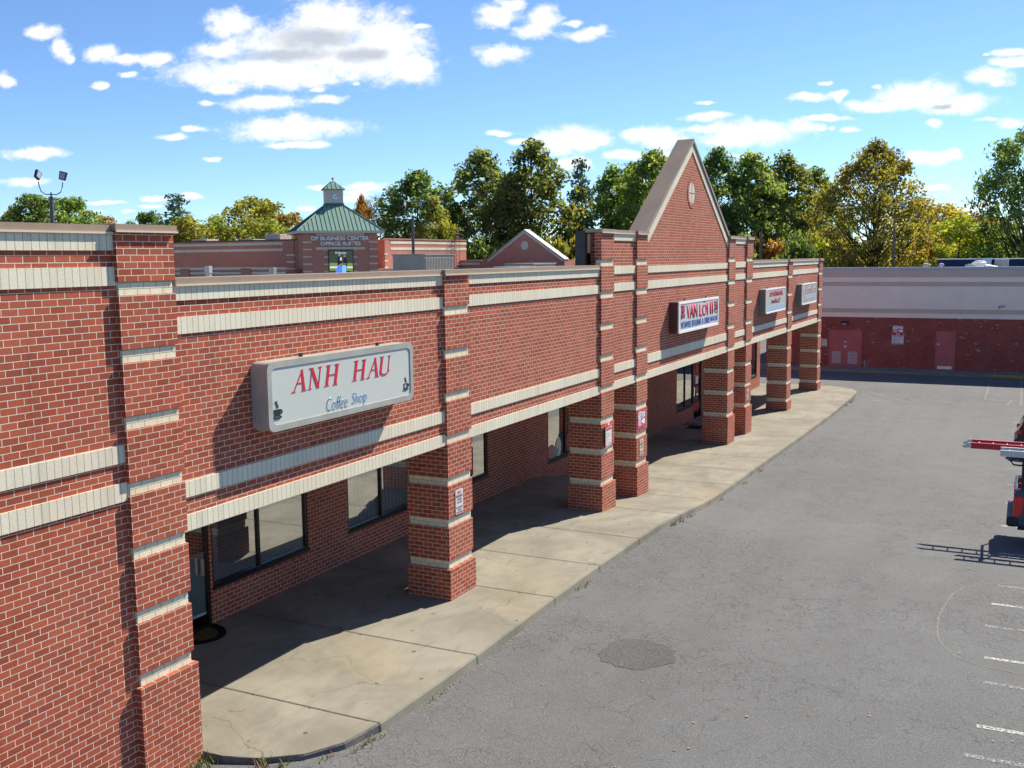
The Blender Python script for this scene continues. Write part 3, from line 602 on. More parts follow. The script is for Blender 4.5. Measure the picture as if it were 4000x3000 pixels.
# soldier courses in cream brick
sm = MB(); P_ = .024
def sold(a, b, z0, z1, p=P_): MB().box(a, b, -p, .02, z0, z1).build('soldier_course', 'soldier', arc_b)
sold(-12, .12, 6.62, ZL - .003); sold(-12, .12, 6.21, 6.43); sold(-12, .12, 4.09, 4.305); sold(-12, .12, 3.62, 3.85)
for a, b in ((.97, 7.72), (8.59, 15.53), (31.52, 38.41), (39.25, 46.05)):
    sold(a, b, 3.0 - .003, 3.215); sold(a, b, 3.445, 3.655); sold(a, b, 5.565, 5.78); sold(a, b, 5.99, Z1 - .003)
for a, b in ((16.38, 18.2), (28.85, 30.65)):
    sold(a, b, 3.0 - .003, 3.215); sold(a, b, 3.445, 3.655); sold(a, b, 5.58, 5.795); sold(a, b, 6.03, 6.235); sold(a, b, 6.90, ZM - .003)
sold(19.03, 27.98, 3.0 - .003, 3.215); sold(19.03, 27.98, 3.445, 3.70); sold(19.03, 27.98, 5.565, 5.795); sold(19.03, 27.98, 6.02, 6.21)
sl = (gaz - 7.0) / (gax - 19.03); th = 0.26
sm = MB(); sm.prism([(19.03, 7.0 - th), (gax, gaz - th), (gax, gaz), (19.03, 7.0)], 'y', -P_, .02, uvrot=math.atan(sl))
sm.build('soldier_course', 'soldier', arc_b); sm = MB(); sm.prism([(gax, gaz - th), (27.97, 7.0 - th), (27.97, 7.0), (gax, gaz)], 'y', -P_ - .001, .02, uvrot=-math.atan(sl))
sm.build('soldier_course', 'soldier', arc_b)
# copings
cm = MB(); ce = MB()
def cop(a, b, z, y=-.03, h=.085):
    o1 = MB().box(a, b, y - .012, .40, z, z + h).build('coping', 'coping', arc_b)
    MB().box(a - .004, b + .004, y - .030, y - .010, z - .018, z + .004).build('drip_edge', 'coping_edge', o1)
cop(-12, .075, ZL); cop(.06, 1.03, ZL + .02, -.10, .078)
for a, b in ((1.034, 7.66), (8.655, 15.46), (31.58, 38.35), (39.31, 45.99)): cop(a, b, Z1)
for a, b in ((7.664, 8.65), (38.354, 39.306), (45.994, 46.985)): cop(a, b, Z1 + .003, -.095)
for a, b in ((16.445, 18.135), (28.915, 30.59)): cop(a, b, ZM)
for a, b in ((15.465, 16.441), (18.14, 19.06), (27.95, 28.91), (30.595, 31.575)): cop(a, b, ZM + .003, -.095)
lo = (19.0, 7.02); ap = (gax, gaz + .03); ro = (28.0, 7.02); tk = .11
cm.prism([(18.95, ZM + .088), (19.12, ZM + .08), ap, (gax, gaz + .03 + tk)], 'y', -.06, .48)
cm.build('coping', 'coping', arc_b); cm = MB(); cm.prism([ap, (27.88, ZM + .08), (28.05, ZM + .088), (gax, gaz + .03 + tk)], 'y', -.061, .481)
cm.build('coping', 'coping', arc_b)
# dark membrane on the inner faces of the tall parapets
mm = MB(); mm.box(15.455, 15.60, .352, .62, 5.3, ZM + .05); mm.box(15.47, 31.4, .62, .63, 5.3, ZM - .02); mm.box(31.44, 31.57, .352, .62, 5.3, ZM + .05); mm.box(-12, 15.45, .352, .37, 5.3, Z1 - .02); mm.box(-12, .38, .372, .39, 5.3, ZL - .02)
mm.build('parapet_membrane', 'membrane', arc_b)
rb = MB(); rb.box(-12, 46.9, .36, 22, 5.2, 5.3); rb.box(-12, 46.95, 21.6, 22, 5.3, 5.55); rb.build('roof', 'roof', arc_b)
bw_ = MB(); bw_.box(-12, 47.2, 21.9, 22.1, -1.2, 5.2); bw_.box(47.2, 47.4, 3.41, 22, -1.2, 5.6); bw_.box(-12, -11.9, .4, 22, -1.2, 5.25); bw_.build('rear_wall', 'brick', arc_b)
cl = MB(); cl.box(.40, 46.6, .35, 3.2, 2.98, 3.0 - .004); cl.build('arcade_ceiling', 'ceiling', arc_b)
# piers
K = 0.805
def pier(nm, xa, xb, ztop, zbands, zbase_top, zg, attached):
    red = MB(); crm = []; yf, yb = -.07, .85
    segs = sorted(zbands); cur = zbase_top
    def bx(mb, z0, z1, e):
        hi = z1
        if z0 < 3.0:
            h2 = min(z1, 3.0 - .006); mb.box(xa - e, xb + e, yf - e, (yb if not attached else yb) + (e if e < 0.03 else 0), z0, h2)
            z0 = h2
        if z1 > z0 + 1e-4: mb.box(xa - e, xb + e, yf - e, .10, z0, z1)
    bx(red, zg, zbase_top, .036)
    for z in segs:
        if z > cur + .01: bx(red, cur, z, 0)
        c1 = MB(); bx(c1, z, min(z + .163, ztop), -.028); crm.append(c1); cur = z + .163
    if cur < ztop: bx(red, cur, ztop, 0)
    p = red.build('brick_pier', 'brick', arc_b); [c1.build('cream_band', 'cream', p) for c1 in crm]; return p
B2 = [.61 + K * k for k in range(8)]
pier('p1', .09, 1.0, ZL + .018, [1.26 + K * k for k in range(7)], 1.26, -1.0, True)
for nm, a, b in PIER[1:]:
    zt = ZM if nm in ('p3', 'p4', 'p5', 'p6') else Z1
    bands = [z for z in ([.61 - K] if nm in ('p7', 'p8') else []) + B2 if z < zt - .1]
    pier(nm, a, b, zt, bands, bands[0], -1.0, False)
# oval louvre in the gable
ov = MB(); ov.ring(circ(23.44, 8.46, .45, .47, 32), circ(23.44, 8.46, .33, .345, 32), 'y', -.016, .02); fr_ = ov.build('round_surround', 'brick', arc_b)
ov = MB(); ov.prism(circ(23.44, 8.46, .335, .35, 32), 'y', -.010, .02); rnd = ov.build('round_panel', 'beige', arc_b)
ov = MB(); ov.box(23.432, 23.448, -.018, -.008, 8.12, 8.80); ov.box(23.12, 23.76, -.0195, -.0085, 8.452, 8.468); ov.build('muntin', 'coping', rnd)
# inner shopfront wall with openings
Y3 = 3.2
OPEN = [(3.70, 4.80, -.05, 2.55), (4.86, 7.62, .66, 2.55), (9.0, 11.75, .66, 2.55), (12.75, 15.44, .66, 2.55), (19.38, 22.2, .26, 2.4), (32.3, 34.72, .02, 2.3), (34.80, 35.95, -.72, 2.3), (43.3, 46.55, .03, 2.3)]
ib = MB(); xs = sorted(set([.39, 47.3] + [v for o in OPEN for v in o[:2]])); 
for a, b in zip(xs, xs[1:]):
    hit = [o for o in OPEN if o[0] <= a + 1e-6 and o[1] >= b - 1e-6]
    if hit:
        o = hit[0]
        if o[2] > -1.1: ib.box(a, b, Y3, Y3 + .2, -1.2, o[2])
        ib.box(a, b, Y3, Y3 + .2, o[3], 3.15)
    else: ib.box(a, b, Y3, Y3 + .2, -1.2, 3.15)
ib.box(17.735, 17.765, Y3 - .004, Y3 + .01, -.3, 3.0)
ib.build('shopfront_wall', 'brick', arc_b)
def window(x0, x1, z0, z1, mull, style, door=False):
    f = MB(); t = .055; y0, y1 = Y3 + .02, Y3 + .11
    f.box(x0, x1, y0, y1, z0, z0 + t); f.box(x0, x1, y0, y1, z1 - t, z1)
    ed = [x0] + mull + [x1]
    f.box(x0, x0 + t, y0, y1, z0 + t, z1 - t); f.box(x1 - t, x1, y0, y1, z0 + t, z1 - t)
    for m_ in mull: f.box(m_ - t / 2, m_ + t / 2, y0, y1, z0 + t, z1 - t)
    if not door: f.box(x0 - .01, x1 + .01, Y3 - .03, Y3 + .02, z0 - .045, z0 + .012)
    w_ = f.build('door' if door else 'window', 'black', arc_b)
    for i, (a, b) in enumerate(zip(ed, ed[1:])):
        p = MB(); lo_ = z0 + t + (.22 if door else 0); p.quad([(a + .03, Y3 + .06, lo_), (b - .03, Y3 + .06, lo_), (b - .03, Y3 + .06, z1 - t), (a + .03, Y3 + .06, z1 - t)]); p.build('pane', 'glass', w_, recalc=False)
        st = style[i] if isinstance(style, (list, tuple)) else style
        if st in ('slats', 'dark_slats'):
            s_ = MB(); z = lo_ + .02
            while z < z1 - .06:
                s_.quad([(a + .05, Y3 + .085, z), (b - .05, Y3 + .085, z), (b - .05, Y3 + .11, z + .030), (a + .05, Y3 + .11, z + .030)]); z += .045
            for xx in (a + .3, (a + b) / 2, b - .3): s_.box(xx - .004, xx + .004, Y3 + .076, Y3 + .080, lo_, z1 - .06)
            s_.build('blind', 'blind' if st == 'slats' else 'blind_dark', w_, recalc=False)
        if st == 'curtain':
            s_ = MB(); n = int((b - a) / .06)
            for k in range(n):
                xa = a + .04 + (b - a - .08) * k / n; xb_ = a + .04 + (b - a - .08) * (k + 1) / n
                s_.quad([(xa, Y3 + .16 + .02 * (k % 2), lo_), (xb_, Y3 + .16 + .02 * ((k + 1) % 2), lo_), (xb_, Y3 + .16 + .02 * ((k + 1) % 2), z1 - .05), (xa, Y3 + .16 + .02 * (k % 2), z1 - .05)])
            s_.build('curtain', 'curtain', w_, recalc=False)
        if st == 'curtain':
            s_ = MB(); xx = a + .12
            while xx < b - .06:
                s_.tube([(xx, Y3 + .10, lo_), (xx, Y3 + .10, z1 - .06)], .007, 5)
                xx += .145
            for xx in (a + .35, (a + b) / 2 + .1, b - .25):
                zc = z0 + 1.28
                s_.tube([(xx + .07 * math.cos(q) * (1 - q / 14), Y3 + .095, zc + .09 * math.sin(q) * (1 - q / 14)) for q in [i2 * .5 for i2 in range(20)]], .007, 5)
            s_.build('security_bars', 'black', w_)
    return w_
window(4.86, 7.62, .66, 2.55, [6.16], ['dark_slats', 'slats'])
window(9.0, 11.75, .66, 2.55, [10.32], 'curtain')
window(12.75, 15.44, .66, 2.55, [14.1], 'curtain')
w4 = window(19.38, 22.2, .26, 2.4, [20.75], 'none')
w5 = window(32.3, 34.72, .02, 2.3, [33.55], 'none')
window(43.3, 46.55, .03, 2.3, [44.9], 'none')
# food pictures stuck on the restaurant panes
for i, (px, pz, rx, rz, mt) in enumerate(((19.75, .52, .28, .22, 'rust_iron'), (20.25, .58, .22, .30, 'beige'), (20.05, .47, .20, .14, 'green_metal'), (21.1, .62, .25, .34, 'dark_red'), (21.55, .5, .2, .2, 'green_metal'))):
    s_ = MB(); s_.prism(circ(px, pz, rx, rz, 14), 'y', Y3 + .050 - .0015 * i, Y3 + .058 - .0015 * i); s_.build('food_sticker', mt, w4)
d1 = window(3.70, 4.80, -.02, 2.55, [], 'none', True)
s_ = MB(); s_.box(3.76, 4.74, Y3 + .07, Y3 + .075, .2, 1.35); s_.build('frosted_film', 'film', d1)
s_ = MB(); s_.box(4.60, 4.63, Y3 - .03, Y3 + .02, .95, 1.25); s_.build('handle', 'chrome', d1)
d2 = window(34.80, 35.95, -.70, 2.3, [], 'none', True)
for zc, hw, mt in ((1.55, .16, 'red'), (1.0, .2, 'white'), (.55, .13, 'red'), (-.15, .45, 'red')):
    s_ = MB(); s_.box(35.37 - hw, 35.37 + hw, Y3 + .045, Y3 + .05, zc - .16, zc + .16); s_.build('door_notice', mt, d2)
s_ = MB(); s_.box(35.0, 35.03, Y3 - .04, Y3 + .02, .25, .65); s_.build('handle', 'chrome', d2)
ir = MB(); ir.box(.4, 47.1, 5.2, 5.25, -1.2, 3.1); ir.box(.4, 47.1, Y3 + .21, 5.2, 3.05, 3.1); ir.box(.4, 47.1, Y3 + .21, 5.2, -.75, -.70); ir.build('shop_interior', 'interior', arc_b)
# doormats
dm = thing('doormat', 'half round black doormat with a tan middle, at the coffee shop door', 'doormat', (4.28, 3.18, .006))
h = MB(); pts = [(-.52, 0)] + [(-.52 * math.cos(t), -.62 * math.sin(t)) for t in [PI * k / 18 for k in range(19)]] + [(.52, 0)]
h.prism([p for p in pts[1:-1]], 'z', 0, .012); h.build('border', 'mat_edge', dm)
h = MB(); h.prism([(-.34 * math.cos(t), -.05 - .44 * math.sin(t)) for t in [PI * k / 16 for k in range(17)]], 'z', .010, .017); h.build('coir', 'mat_mid', dm)
h = MB(); h.prism(rrect(31.2, 32.0, 1.9, 2.5, .08), 'z', 0, .015); o_ = h.build('doormat', 'mat_edge'); o_.location = (0, 0, -.475); tag(o_, 'flat dark doormat lying on the arcade floor right of the gable piers', 'doormat')

# ------------------------------------------------------------------ shop signs
def sign_box(nm_label, x0, x1, z0, z1, d, body, frame, face, r=.12, fw=.085, lab=None):
    t = thing('shop_sign', nm_label, 'sign', ((x0 + x1) / 2, 0, z0)); ox, oz = (x0 + x1) / 2, z0
    T = lambda ps: [(a - ox, b - oz) for a, b in ps]
    b_ = MB(); b_.prism(T(rrect(x0, x1, z0, z1, r)), 'y', -d + .02, -.005); b_.build('sign_box', body, t)
    q = MB(); q.ring(T(rrect(x0 - .006, x1 + .006, z0 - .006, z1 + .006, r)), T(rrect(x0 + fw, x1 - fw, z0 + fw, z1 - fw, max(.03, r - .03))), 'y', -d - .014, -d + .03); q.build('frame', frame, t)
    q = MB(); q.prism(T(rrect(x0 + fw - .02, x1 - fw + .02, z0 + fw - .02, z1 - fw + .02, max(.03, r - .03))), 'y', -d, -d + .012); q.build('face', face, t)
    for k in (.25, .78):
        q = MB(); xx = x0 + (x1 - x0) * k - ox; q.box(xx - .03, xx + .03, -.16, -.13, z1 - oz + .003, z1 - oz + .055); q.build('bracket', 'black', t)
    return t, ox, oz
def tx(t, ox, oz, txt, x0, x1, z0, z1, d, mat, **k): return fit_text('lettering', txt, 'y', x0 - ox, x1 - ox, z0 - oz, z1 - oz, -d, mat, t, **k)
S1, ox, oz = sign_box('large silver framed sign reading ANH HAU Coffee Shop with a coffee cup at each end', 2.40, 6.17, 4.10, 5.075, .29, 'sign_frame', 'sign_frame', 'sign_face')
d = .293
# serif italic capitals built stroke by stroke (unit: cap height 1, sheared)
def serif_word(specs, parent, z0, H, xs, name='lettering'):
    for (x0, x1), L in zip(xs, specs):
        mb = MB(); lay = [0]
        def poly(p):
            pts = [(x0 + (x1 - x0) * (a + .17 * 0) - ox, z0 + H * b - oz) for a, b in p]
            lay[0] += 1; mb.prism([(a + 0.0, b) for a, b in pts], 'y', -d - .002 - .0006 * lay[0], -d + .002)
        sh = .18
        def S(a, b): return (a + sh * b * 1.0, b)
        def bar(xa, ya, xb, yb, w0, w1=None):
            w1 = w0 if w1 is None else w1
            poly([S(xa - w0 / 2, ya), S(xa + w0 / 2, ya), S(xb + w1 / 2, yb), S(xb - w1 / 2, yb)])
        def ser(x, y, w=.30): poly([S(x - w / 2, y), S(x + w / 2, y), S(x + w * .30, y + (.035 if y < .5 else -.035)), S(x - w * .30, y + (.035 if y < .5 else -.035))])
        if L == 'A':
            bar(.10, 0, .50, 1, .05, .08); bar(.72, 0, .46, 1, .17, .10); bar(.22, .38, .60, .38, 0, 0); poly([S(.24, .36), S(.64, .36), S(.62, .41), S(.26, .41)]); ser(.10, 0, .26); ser(.72, 0, .34)
        if L == 'H':
            bar(.14, 0, .14, 1, .15); bar(.66, 0, .66, 1, .15); poly([S(.14, .48), S(.66, .48), S(.66, .54), S(.14, .54)])
            for a in (.14, .66): ser(a, 0, .32); ser(a, 1, .32)
        if L == 'N':
            bar(.16, 0, .16, 1, .05); bar(.70, 0, .70, 1, .05); bar(.68, 0, .14, 1, .17); ser(.16, 0, .26); ser(.12, 1, .28); ser(.70, 1, .26)
        if L == 'U':
            bar(.14, .22, .14, 1, .15); bar(.68, .25, .68, 1, .05); ser(.14, 1, .32); ser(.68, 1, .24)
            n = 8
            for k in range(n):
                t0 = PI + PI * k / n; t1 = PI + PI * (k + 1) / n; ra, rb_ = .5, .5
                def E(t, o): 
                    wq = .075 if o else 0; f_ = (1 - (t - PI) / PI); ww = .12 * f_ + .05 * (1 - f_)
                    return S(.41 + (.345 - (ww if o else 0) + (0 if o else 0)) * math.cos(t), .25 + (.25 - (.07 if o else 0)) * math.sin(t))
                poly([E(t0, 0), E(t1, 0), E(t1, 1), E(t0, 1)])
        mb.build(name, 'red', parent, recalc=True)
W_ = .42
serif_word('ANHHAU', S1, 4.60, .31, [(2.93, 3.31), (3.28, 3.66), (3.69, 4.10), (4.41, 4.82), (4.80, 5.20), (5.13, 5.53)])
tx(S1, ox, oz, 'Coffee', 3.73, 4.27, 4.22, 4.42, d + .004, 'light_blue', shear=.28, bold=-.016, depth=.0015)
tx(S1, ox, oz, 'Shop', 4.38, 4.79, 4.19, 4.425, d + .004, 'light_blue', shear=.28, bold=-.016, depth=.0015)
def cup(t, ox, oz, x, z, s, solid):
    def T(ps): return [(x + a * s - ox, z + b * s - oz) for a, b in ps]
    body = [(-.36, .62), (.36, .62), (.32, .35), (.20, .14), (-.20, .14), (-.32, .35)]
    q = MB()
    if solid: q.prism(T(body), 'y', -d - .006, -d + .002)
    else: q.ring(T(body), T([(-.30, .58), (.30, .58), (.27, .36), (.17, .19), (-.17, .19), (-.27, .36)]), 'y', -d - .006, -d + .002)
    q.ring(T(circ(.40, .42, .17, .17, 12)), T(circ(.40, .42, .11, .11, 12)), 'y', -d - .007, -d + .002)
    q.ring(T(circ(0, .06, .48, .12, 18)), T(circ(0, .08, .36, .05, 18)), 'y', -d - .008, -d + .002)
    for k, xo in enumerate((-.08, .08)):
        pts = [(xo + .07 * math.sin(v * 5 + k), .70 + v * .55) for v in [i * .12 for i in range(9)]]
        for (a, b) in zip(pts, pts[1:]): q.prism(T([(a[0] - .016, a[1]), (a[0] + .016, a[1]), (b[0] + .016, b[1]), (b[0] - .016, b[1])]), 'y', -d - .005 - .0004 * k, -d + .002)
    q.build('coffee_cup_emblem', 'ink', t)
cup(S1, ox, oz, 2.585, 4.28, .20, True); cup(S1, ox, oz, 5.94, 4.285, .17, False)
d = .31
S2, ox, oz = sign_box('brown box sign reading VAN LOI II under the big gable', 21.22, 25.66, 4.15, 5.10, .31, 'brown_box', 'white', 'sign_face_white', r=.05, fw=.07)
tx(S2, ox, oz, '\u842c', 21.42, 21.82, 4.56, 5.0, .316, 'dark_red', bold=.01, depth=.012)
tx(S2, ox, oz, 'VAN', 22.0, 23.17, 4.55, 4.985, .316, 'red', bold=.012, depth=.012)
tx(S2, ox, oz, 'L\u1ed0I'.replace('\u1ed0', '\u00d6'), 23.4, 24.36, 4.55, 5.04, .316, 'red', bold=.012, depth=.012)
tx(S2, ox, oz, 'II', 24.62, 24.98, 4.565, 4.975, .316, 'red', bold=.012, depth=.012)
tx(S2, ox, oz, '\u5229', 25.13, 25.52, 4.56, 5.0, .316, 'dark_red', bold=.01, depth=.012)
for txt, a, b in (('VIETNAMESE', 21.42, 22.47), ('RESTAURANT', 22.57, 23.62), ('&', 23.70, 23.84), ('CHINESE', 23.92, 24.60), ('BAR-B-QUE', 24.68, 25.54)):
    tx(S2, ox, oz, txt, a, b, 4.29, 4.48, .314, 'blue', bold=.0, depth=.006)
S3, ox, oz = sign_box('green-grey box sign with red and dark letters reading MARKET, third shop sign from the left', 32.86, 36.62, 4.12, 5.11, .30, 'green_box', 'white', 'sign_face', r=.12, fw=.05)
tx(S3, ox, oz, 'CAPO INTERNATIONAL', 33.45, 36.05, 4.78, 4.99, .304, 'red', bold=.02, depth=.005)
tx(S3, ox, oz, 'MARKET', 33.88, 35.6, 4.49, 4.69, .304, 'dark_red', bold=.02, depth=.005)
q = MB(); q.box(32.98 - ox, 36.4 - ox, -.3035, -.2985, 4.22 - oz, 4.42 - oz); q.build('blue_stripe', 'pale_blue', S3)
S4, ox, oz = sign_box('green-grey box sign with script letters reading Estilos, rightmost shop sign', 40.42, 44.1, 4.13, 5.11, .28, 'green_box', 'white', 'sign_face', r=.12, fw=.05)
tx(S4, ox, oz, 'Estilos', 41.1, 43.95, 4.62, 4.99, .284, 'pink', shear=.35, depth=.005)
q = MB(); q.box(41.28 - ox, 43.5 - ox, -.2835, -.2785, 4.40 - oz, 4.56 - oz); q.build('blue_stripe', 'pale_blue', S4)
q = MB(); q.box(41.35 - ox, 43.5 - ox, -.2835, -.2785, 4.30 - oz, 4.335 - oz)
for k in range(7): q.prism([(40.62 + .05 * k - ox, 4.85 - .09 * k - oz), (40.70 + .05 * k - ox, 4.85 - .09 * k - oz), (40.80 + .05 * k - ox, 4.74 - .09 * k - oz), (40.74 + .05 * k - ox, 4.74 - .09 * k - oz)], 'y', -.284 - .0003 * k, -.278)
q.build('scroll_emblem', 'pink', S4)

# ------------------------------------------------------------------ small notices
def notice(label, cx, cz, w, h, d, plane, base, kind, rz=0.0):
    t = thing('notice_sign', label, 'sign', (cx, d, cz) if plane == 'y' else (d, cx, cz))
    if plane == 'x': t.rotation_euler = (0, 0, -PI / 2)
    if rz: t.rotation_euler = (0, 0, rz)
    p = MB(); p.prism(rrect(-w / 2, w / 2, -h / 2, h / 2, min(.03, w * .1)), 'y', -.004, 0.002); p.build('panel', base, t)
    def T(txt, a, b, c, e, m_, bold=.02): fit_text('lettering', txt, 'y', a * w, b * w, c * h, e * h, -.008, m_, t, bold=bold, depth=.002)
    def bar(a, b, c, e, m_): q = MB(); q.box(a * w, b * w, -.0075, -.003, c * h, e * h); q.build('text_line', m_, t)
    if kind == 'parking':
        T('NO', -.2, .2, .33, .45, 'pink'); T('PARKING', -.42, .42, .18, .30, 'pink'); T('LOITERING', -.3, .3, .06, .14, 'pink', 0); T('AT ANY TIME', -.3, .3, -.06, .02, 'pink', 0)
        T('VIOLATORS WILL', -.42, .42, -.26, -.18, 'pink', 0); T('BE TOWED', -.22, .22, -.36, -.29, 'pink', 0); T('OWNERS EXPENSE', -.42, .42, -.46, -.39, 'pink', 0)
    if kind == 'trespass':
        q = MB(); q.box(-.46 * w, .46 * w, -.0065, -.003, .27 * h, .47 * h); q.build('header', 'red', t)
        T('NO', -.16, .16, .31, .44, 'white', .03); T('TRESPASSING', -.44, .44, .15, .25, 'red', .02)
        for k, L in enumerate((.0, .3, .2, .35, -.1, .05, -.15, .25)): bar(-.42, L * .8, .06 - k * .055, .08 - k * .055, 'grey_metal')
        q = MB(); q.box(-.46 * w, .46 * w, -.0065, -.003, -.48 * h, -.385 * h); q.build('footer', 'faded_red', t); T('VIOLATORS PROSECUTED', -.42, .42, -.455, -.41, 'white')
    if kind == 'camera':
        q = MB(); q.box(-.44 * w, .44 * w, -.0065, -.003, .08 * h, .36 * h); q.build('white_field', 'white', t)
        T('SURVEILLANCE', -.38, .38, .24, .32, 'grey_metal'); T('CAMERAS', -.3, .3, .12, .20, 'grey_metal'); T('WARNING', -.42, 0, .39, .45, 'white')
        for k in range(4): bar(-.42, -.05, .0 - k * .11, .045 - k * .11, 'white')
        q = MB(); q.prism([(.0, -.15 * h), (.2 * w, -.02 * h), (.44 * w, -.02 * h), (.44 * w, -.30 * h), (.2 * w, -.30 * h)], 'y', -.0072, -.003); q.build('camera_emblem', 'white', t)
    return t
notice('white NO PARKING notice with red letters on the second brick pier from the left', 8.08, 1.855, .29, .48, -.078, 'y', 'sign_face_white', 'parking')
notice('white NO TRESPASSING sign with red header, bent forward on the third brick pier', 15.86, 1.93, .56, .66, -.125, 'y', 'sign_face_white', 'trespass', .10)
notice('red and white camera surveillance sign, upper sign on the fourth brick pier', 18.54, 1.93, .62, .50, -.078, 'y', 'faded_red', 'camera')
notice('narrow weathered white notice below the red camera sign on the fourth brick pier', 18.56, 1.11, .30, .48, -.078, 'y', 'beige', 'parking')
notice('small white notice low on the second pier right of the gable', 30.97, 1.06, .3, .45, -.078, 'y', 'sign_face_white', 'parking')
notice('small white notice on the end pier of the arcade', 46.4, 1.18, .3, .45, -.078, 'y', 'sign_face_white', 'parking')
# ------------------------------------------------------------------ far building across the end of the car park
XW = 57.7
fb_ = thing('store_building', 'long low store across the end of the car park, pale stucco above dark red brick', 'building')
q = MB(); q.box(XW, XW + .4, -60, 5.2, -1.3, 2.62); q.box(XW + .4, 91, 4.8, 5.2, -1.3, 2.62); q.build('brick_wall', 'brick_old', fb_)
q = MB(); q.box(XW - .02, XW + .4, -60, 5.22, 2.60, 5.52); q.box(XW + .4, 91, 4.8, 5.22, 2.60, 5.02); q.build('stucco_wall', 'stucco_light', fb_)
q = MB()
for z0, z1 in ((5.05, 5.50), (4.52, 4.77), (2.89, 3.14)): q.box(XW - .055, XW + .1, -60, 5.25, z0, z1)
q.build('stucco_band', 'stucco_taupe', fb_)
q = MB(); q.box(XW - .09, XW + .45, -60, 5.29, 5.515, 5.655); q.box(XW + .45, XW + 2.5, 4.8, 5.29, 5.3, 5.50); q.build('coping', 'blue_coping', fb_)
q = MB(); q.box(XW + .4, 91, -60, 4.8, 5.0, 5.1); q.build('roof', 'roof', fb_)
q = MB(); q.box(85, 85.3, -60, -2.9, 5.1, 5.93); q.build('rear_parapet', 'blue_membrane', fb_)
q = MB(); q.box(84.95, 85.35, -60, -2.88, 5.93, 6.0); q.build('parapet_cap', 'white', fb_)
def flat_door(y0, y1, z0, z1, double):
    f = MB(); t = .07; f.box(XW - .03, XW + .02, y0 - t, y0, z0, z1 + t); f.box(XW - .03, XW + .02, y1, y1 + t, z0, z1 + t); f.box(XW - .03, XW + .02, y0, y1, z1, z1 + t)
    dr = f.build('door', 'pink_door', fb_)
    ed = [y0, (y0 + y1) / 2, y1] if double else [y0, y1]
    for a, b in zip(ed, ed[1:]): q = MB(); q.box(XW - .012, XW + .02, a + .006, b - .006, z0, z1 - .004); q.build('leaf', 'pink_door', dr)
    return dr
dd = flat_door(-.62, 1.22, -.47, 1.72, True)
for yc in (.82, -.15):
    q = MB(); q.ring([(yc - .27, -.30), (yc + .27, -.30), (yc + .27, .44), (yc - .27, .44)], [(yc - .23, -.26), (yc + .23, -.26), (yc + .23, .40), (yc - .23, .40)], 'x', XW - .03, XW - .005)
    for k in range(7): z = -.25 + k * .093; q.quad([(XW - .03, yc - .23, z), (XW - .03, yc + .23, z), (XW - .008, yc + .23, z + .07), (XW - .008, yc - .23, z + .07)])
    q.build('louver', 'louver', dd)
for yc, zc, w_, h_, m_ in ((.30, 1.05, .16, .11, 'pale_blue'), (.30, .76, .12, .10, 'white'), (.32, .66, .06, .04, 'chrome')):
    q = MB(); q.box(XW - .02, XW - .008, yc - w_ / 2, yc + w_ / 2, zc - h_ / 2, zc + h_ / 2); q.build('door_plate', m_, dd)
sdn = flat_door(-5.95, -4.98, -.46, 1.76, False)
q = MB(); q.box(XW - .02, XW - .010, -5.86, -5.06, -.45, -.27); q.build('kick_plate', 'stucco_light', sdn)
q = MB(); q.box(XW - .02, XW - .010, -5.15, -4.99, 1.0, 1.09); q.build('door_plate', 'pale_blue', sdn)
q = MB(); q.tube([(XW - .05, -5.06, .60), (XW - .05, -5.14, .60)], .025, 8); q.build('handle', 'chrome', sdn)
wl = thing('wall_lamp', 'dark box wall lamp above the double red doors', 'lamp', (XW, .36, 2.22))
q = MB(); q.prism([(0, -.11), (0, .11), (-.16, .11), (-.22, -.02), (-.22, -.11)], 'y', -.19, .19); q.build('housing', 'dark_plastic', wl)
q = MB(); q.box(-.228, -.20, -.15, .15, -.10, .0); q.build('lens', 'lamp_glass', wl)
q = MB(); q.tube([(XW - .10, -.90, -.5), (XW - .10, -.90, -.16)], .05, 8); q.tube([(XW - .10, -.90, -.17), (XW - .01, -.90, -.12)], .04, 8); tag(q.build('standpipe', 'grey_metal'), 'short capped pipe at the brick wall beside the double doors', 'pipe')
sc = thing('security_camera', 'small white security camera on the pale stucco wall at the right', 'camera', (XW - .02, -8.4, 3.33))
q = MB(); q.tube([(0, -.08, 0), (-.12, -.05, .0)], .05, 8); q.build('mount', 'rtu_white', sc)
q = MB(); q.tube([(-.10, -.16, .05), (-.22, .10, -.02)], .06, 10); q.build('body', 'rtu_white', sc)
q = MB(); q.tube([(-.221, .102, -.021), (-.235, .13, -.028)], .045, 10); q.build('lens', 'ink', sc)
notice('upper red and white camera sign on the far brick wall between the doors', -2.76, 1.88, .66, .53, XW - .01, 'x', 'faded_red', 'camera')
notice('lower NO TRESPASSING sign on the far brick wall, directly under the camera sign', -2.77, 1.33, .68, .72, XW - .01, 'x', 'sign_face_white', 'trespass')
notice('small white notice on the far brick wall just left of the double red doors', 1.57, .97, .33, .46, XW - .01, 'x', 'sign_face_white', 'parking')
# pavement along the far building
q = MB(); q.box(55.72, XW - .002, -60, 6.5, -1.2, -.47); struct(q.build('far_sidewalk', 'curb', recalc=False), 'concrete pavement along the far building')
q = MB(); q.box(55.60, 55.72, -60, 6.5, -1.2, -.465); struct(q.build('far_curb', 'curb', recalc=False), 'curb of the far pavement')
q = MB(); q.box(55.585, 55.735, -10.3, -8.15, -.60, -.458); struct(q.build('yellow_curb_paint', 'yellow', recalc=False), 'faded yellow paint on the far curb')
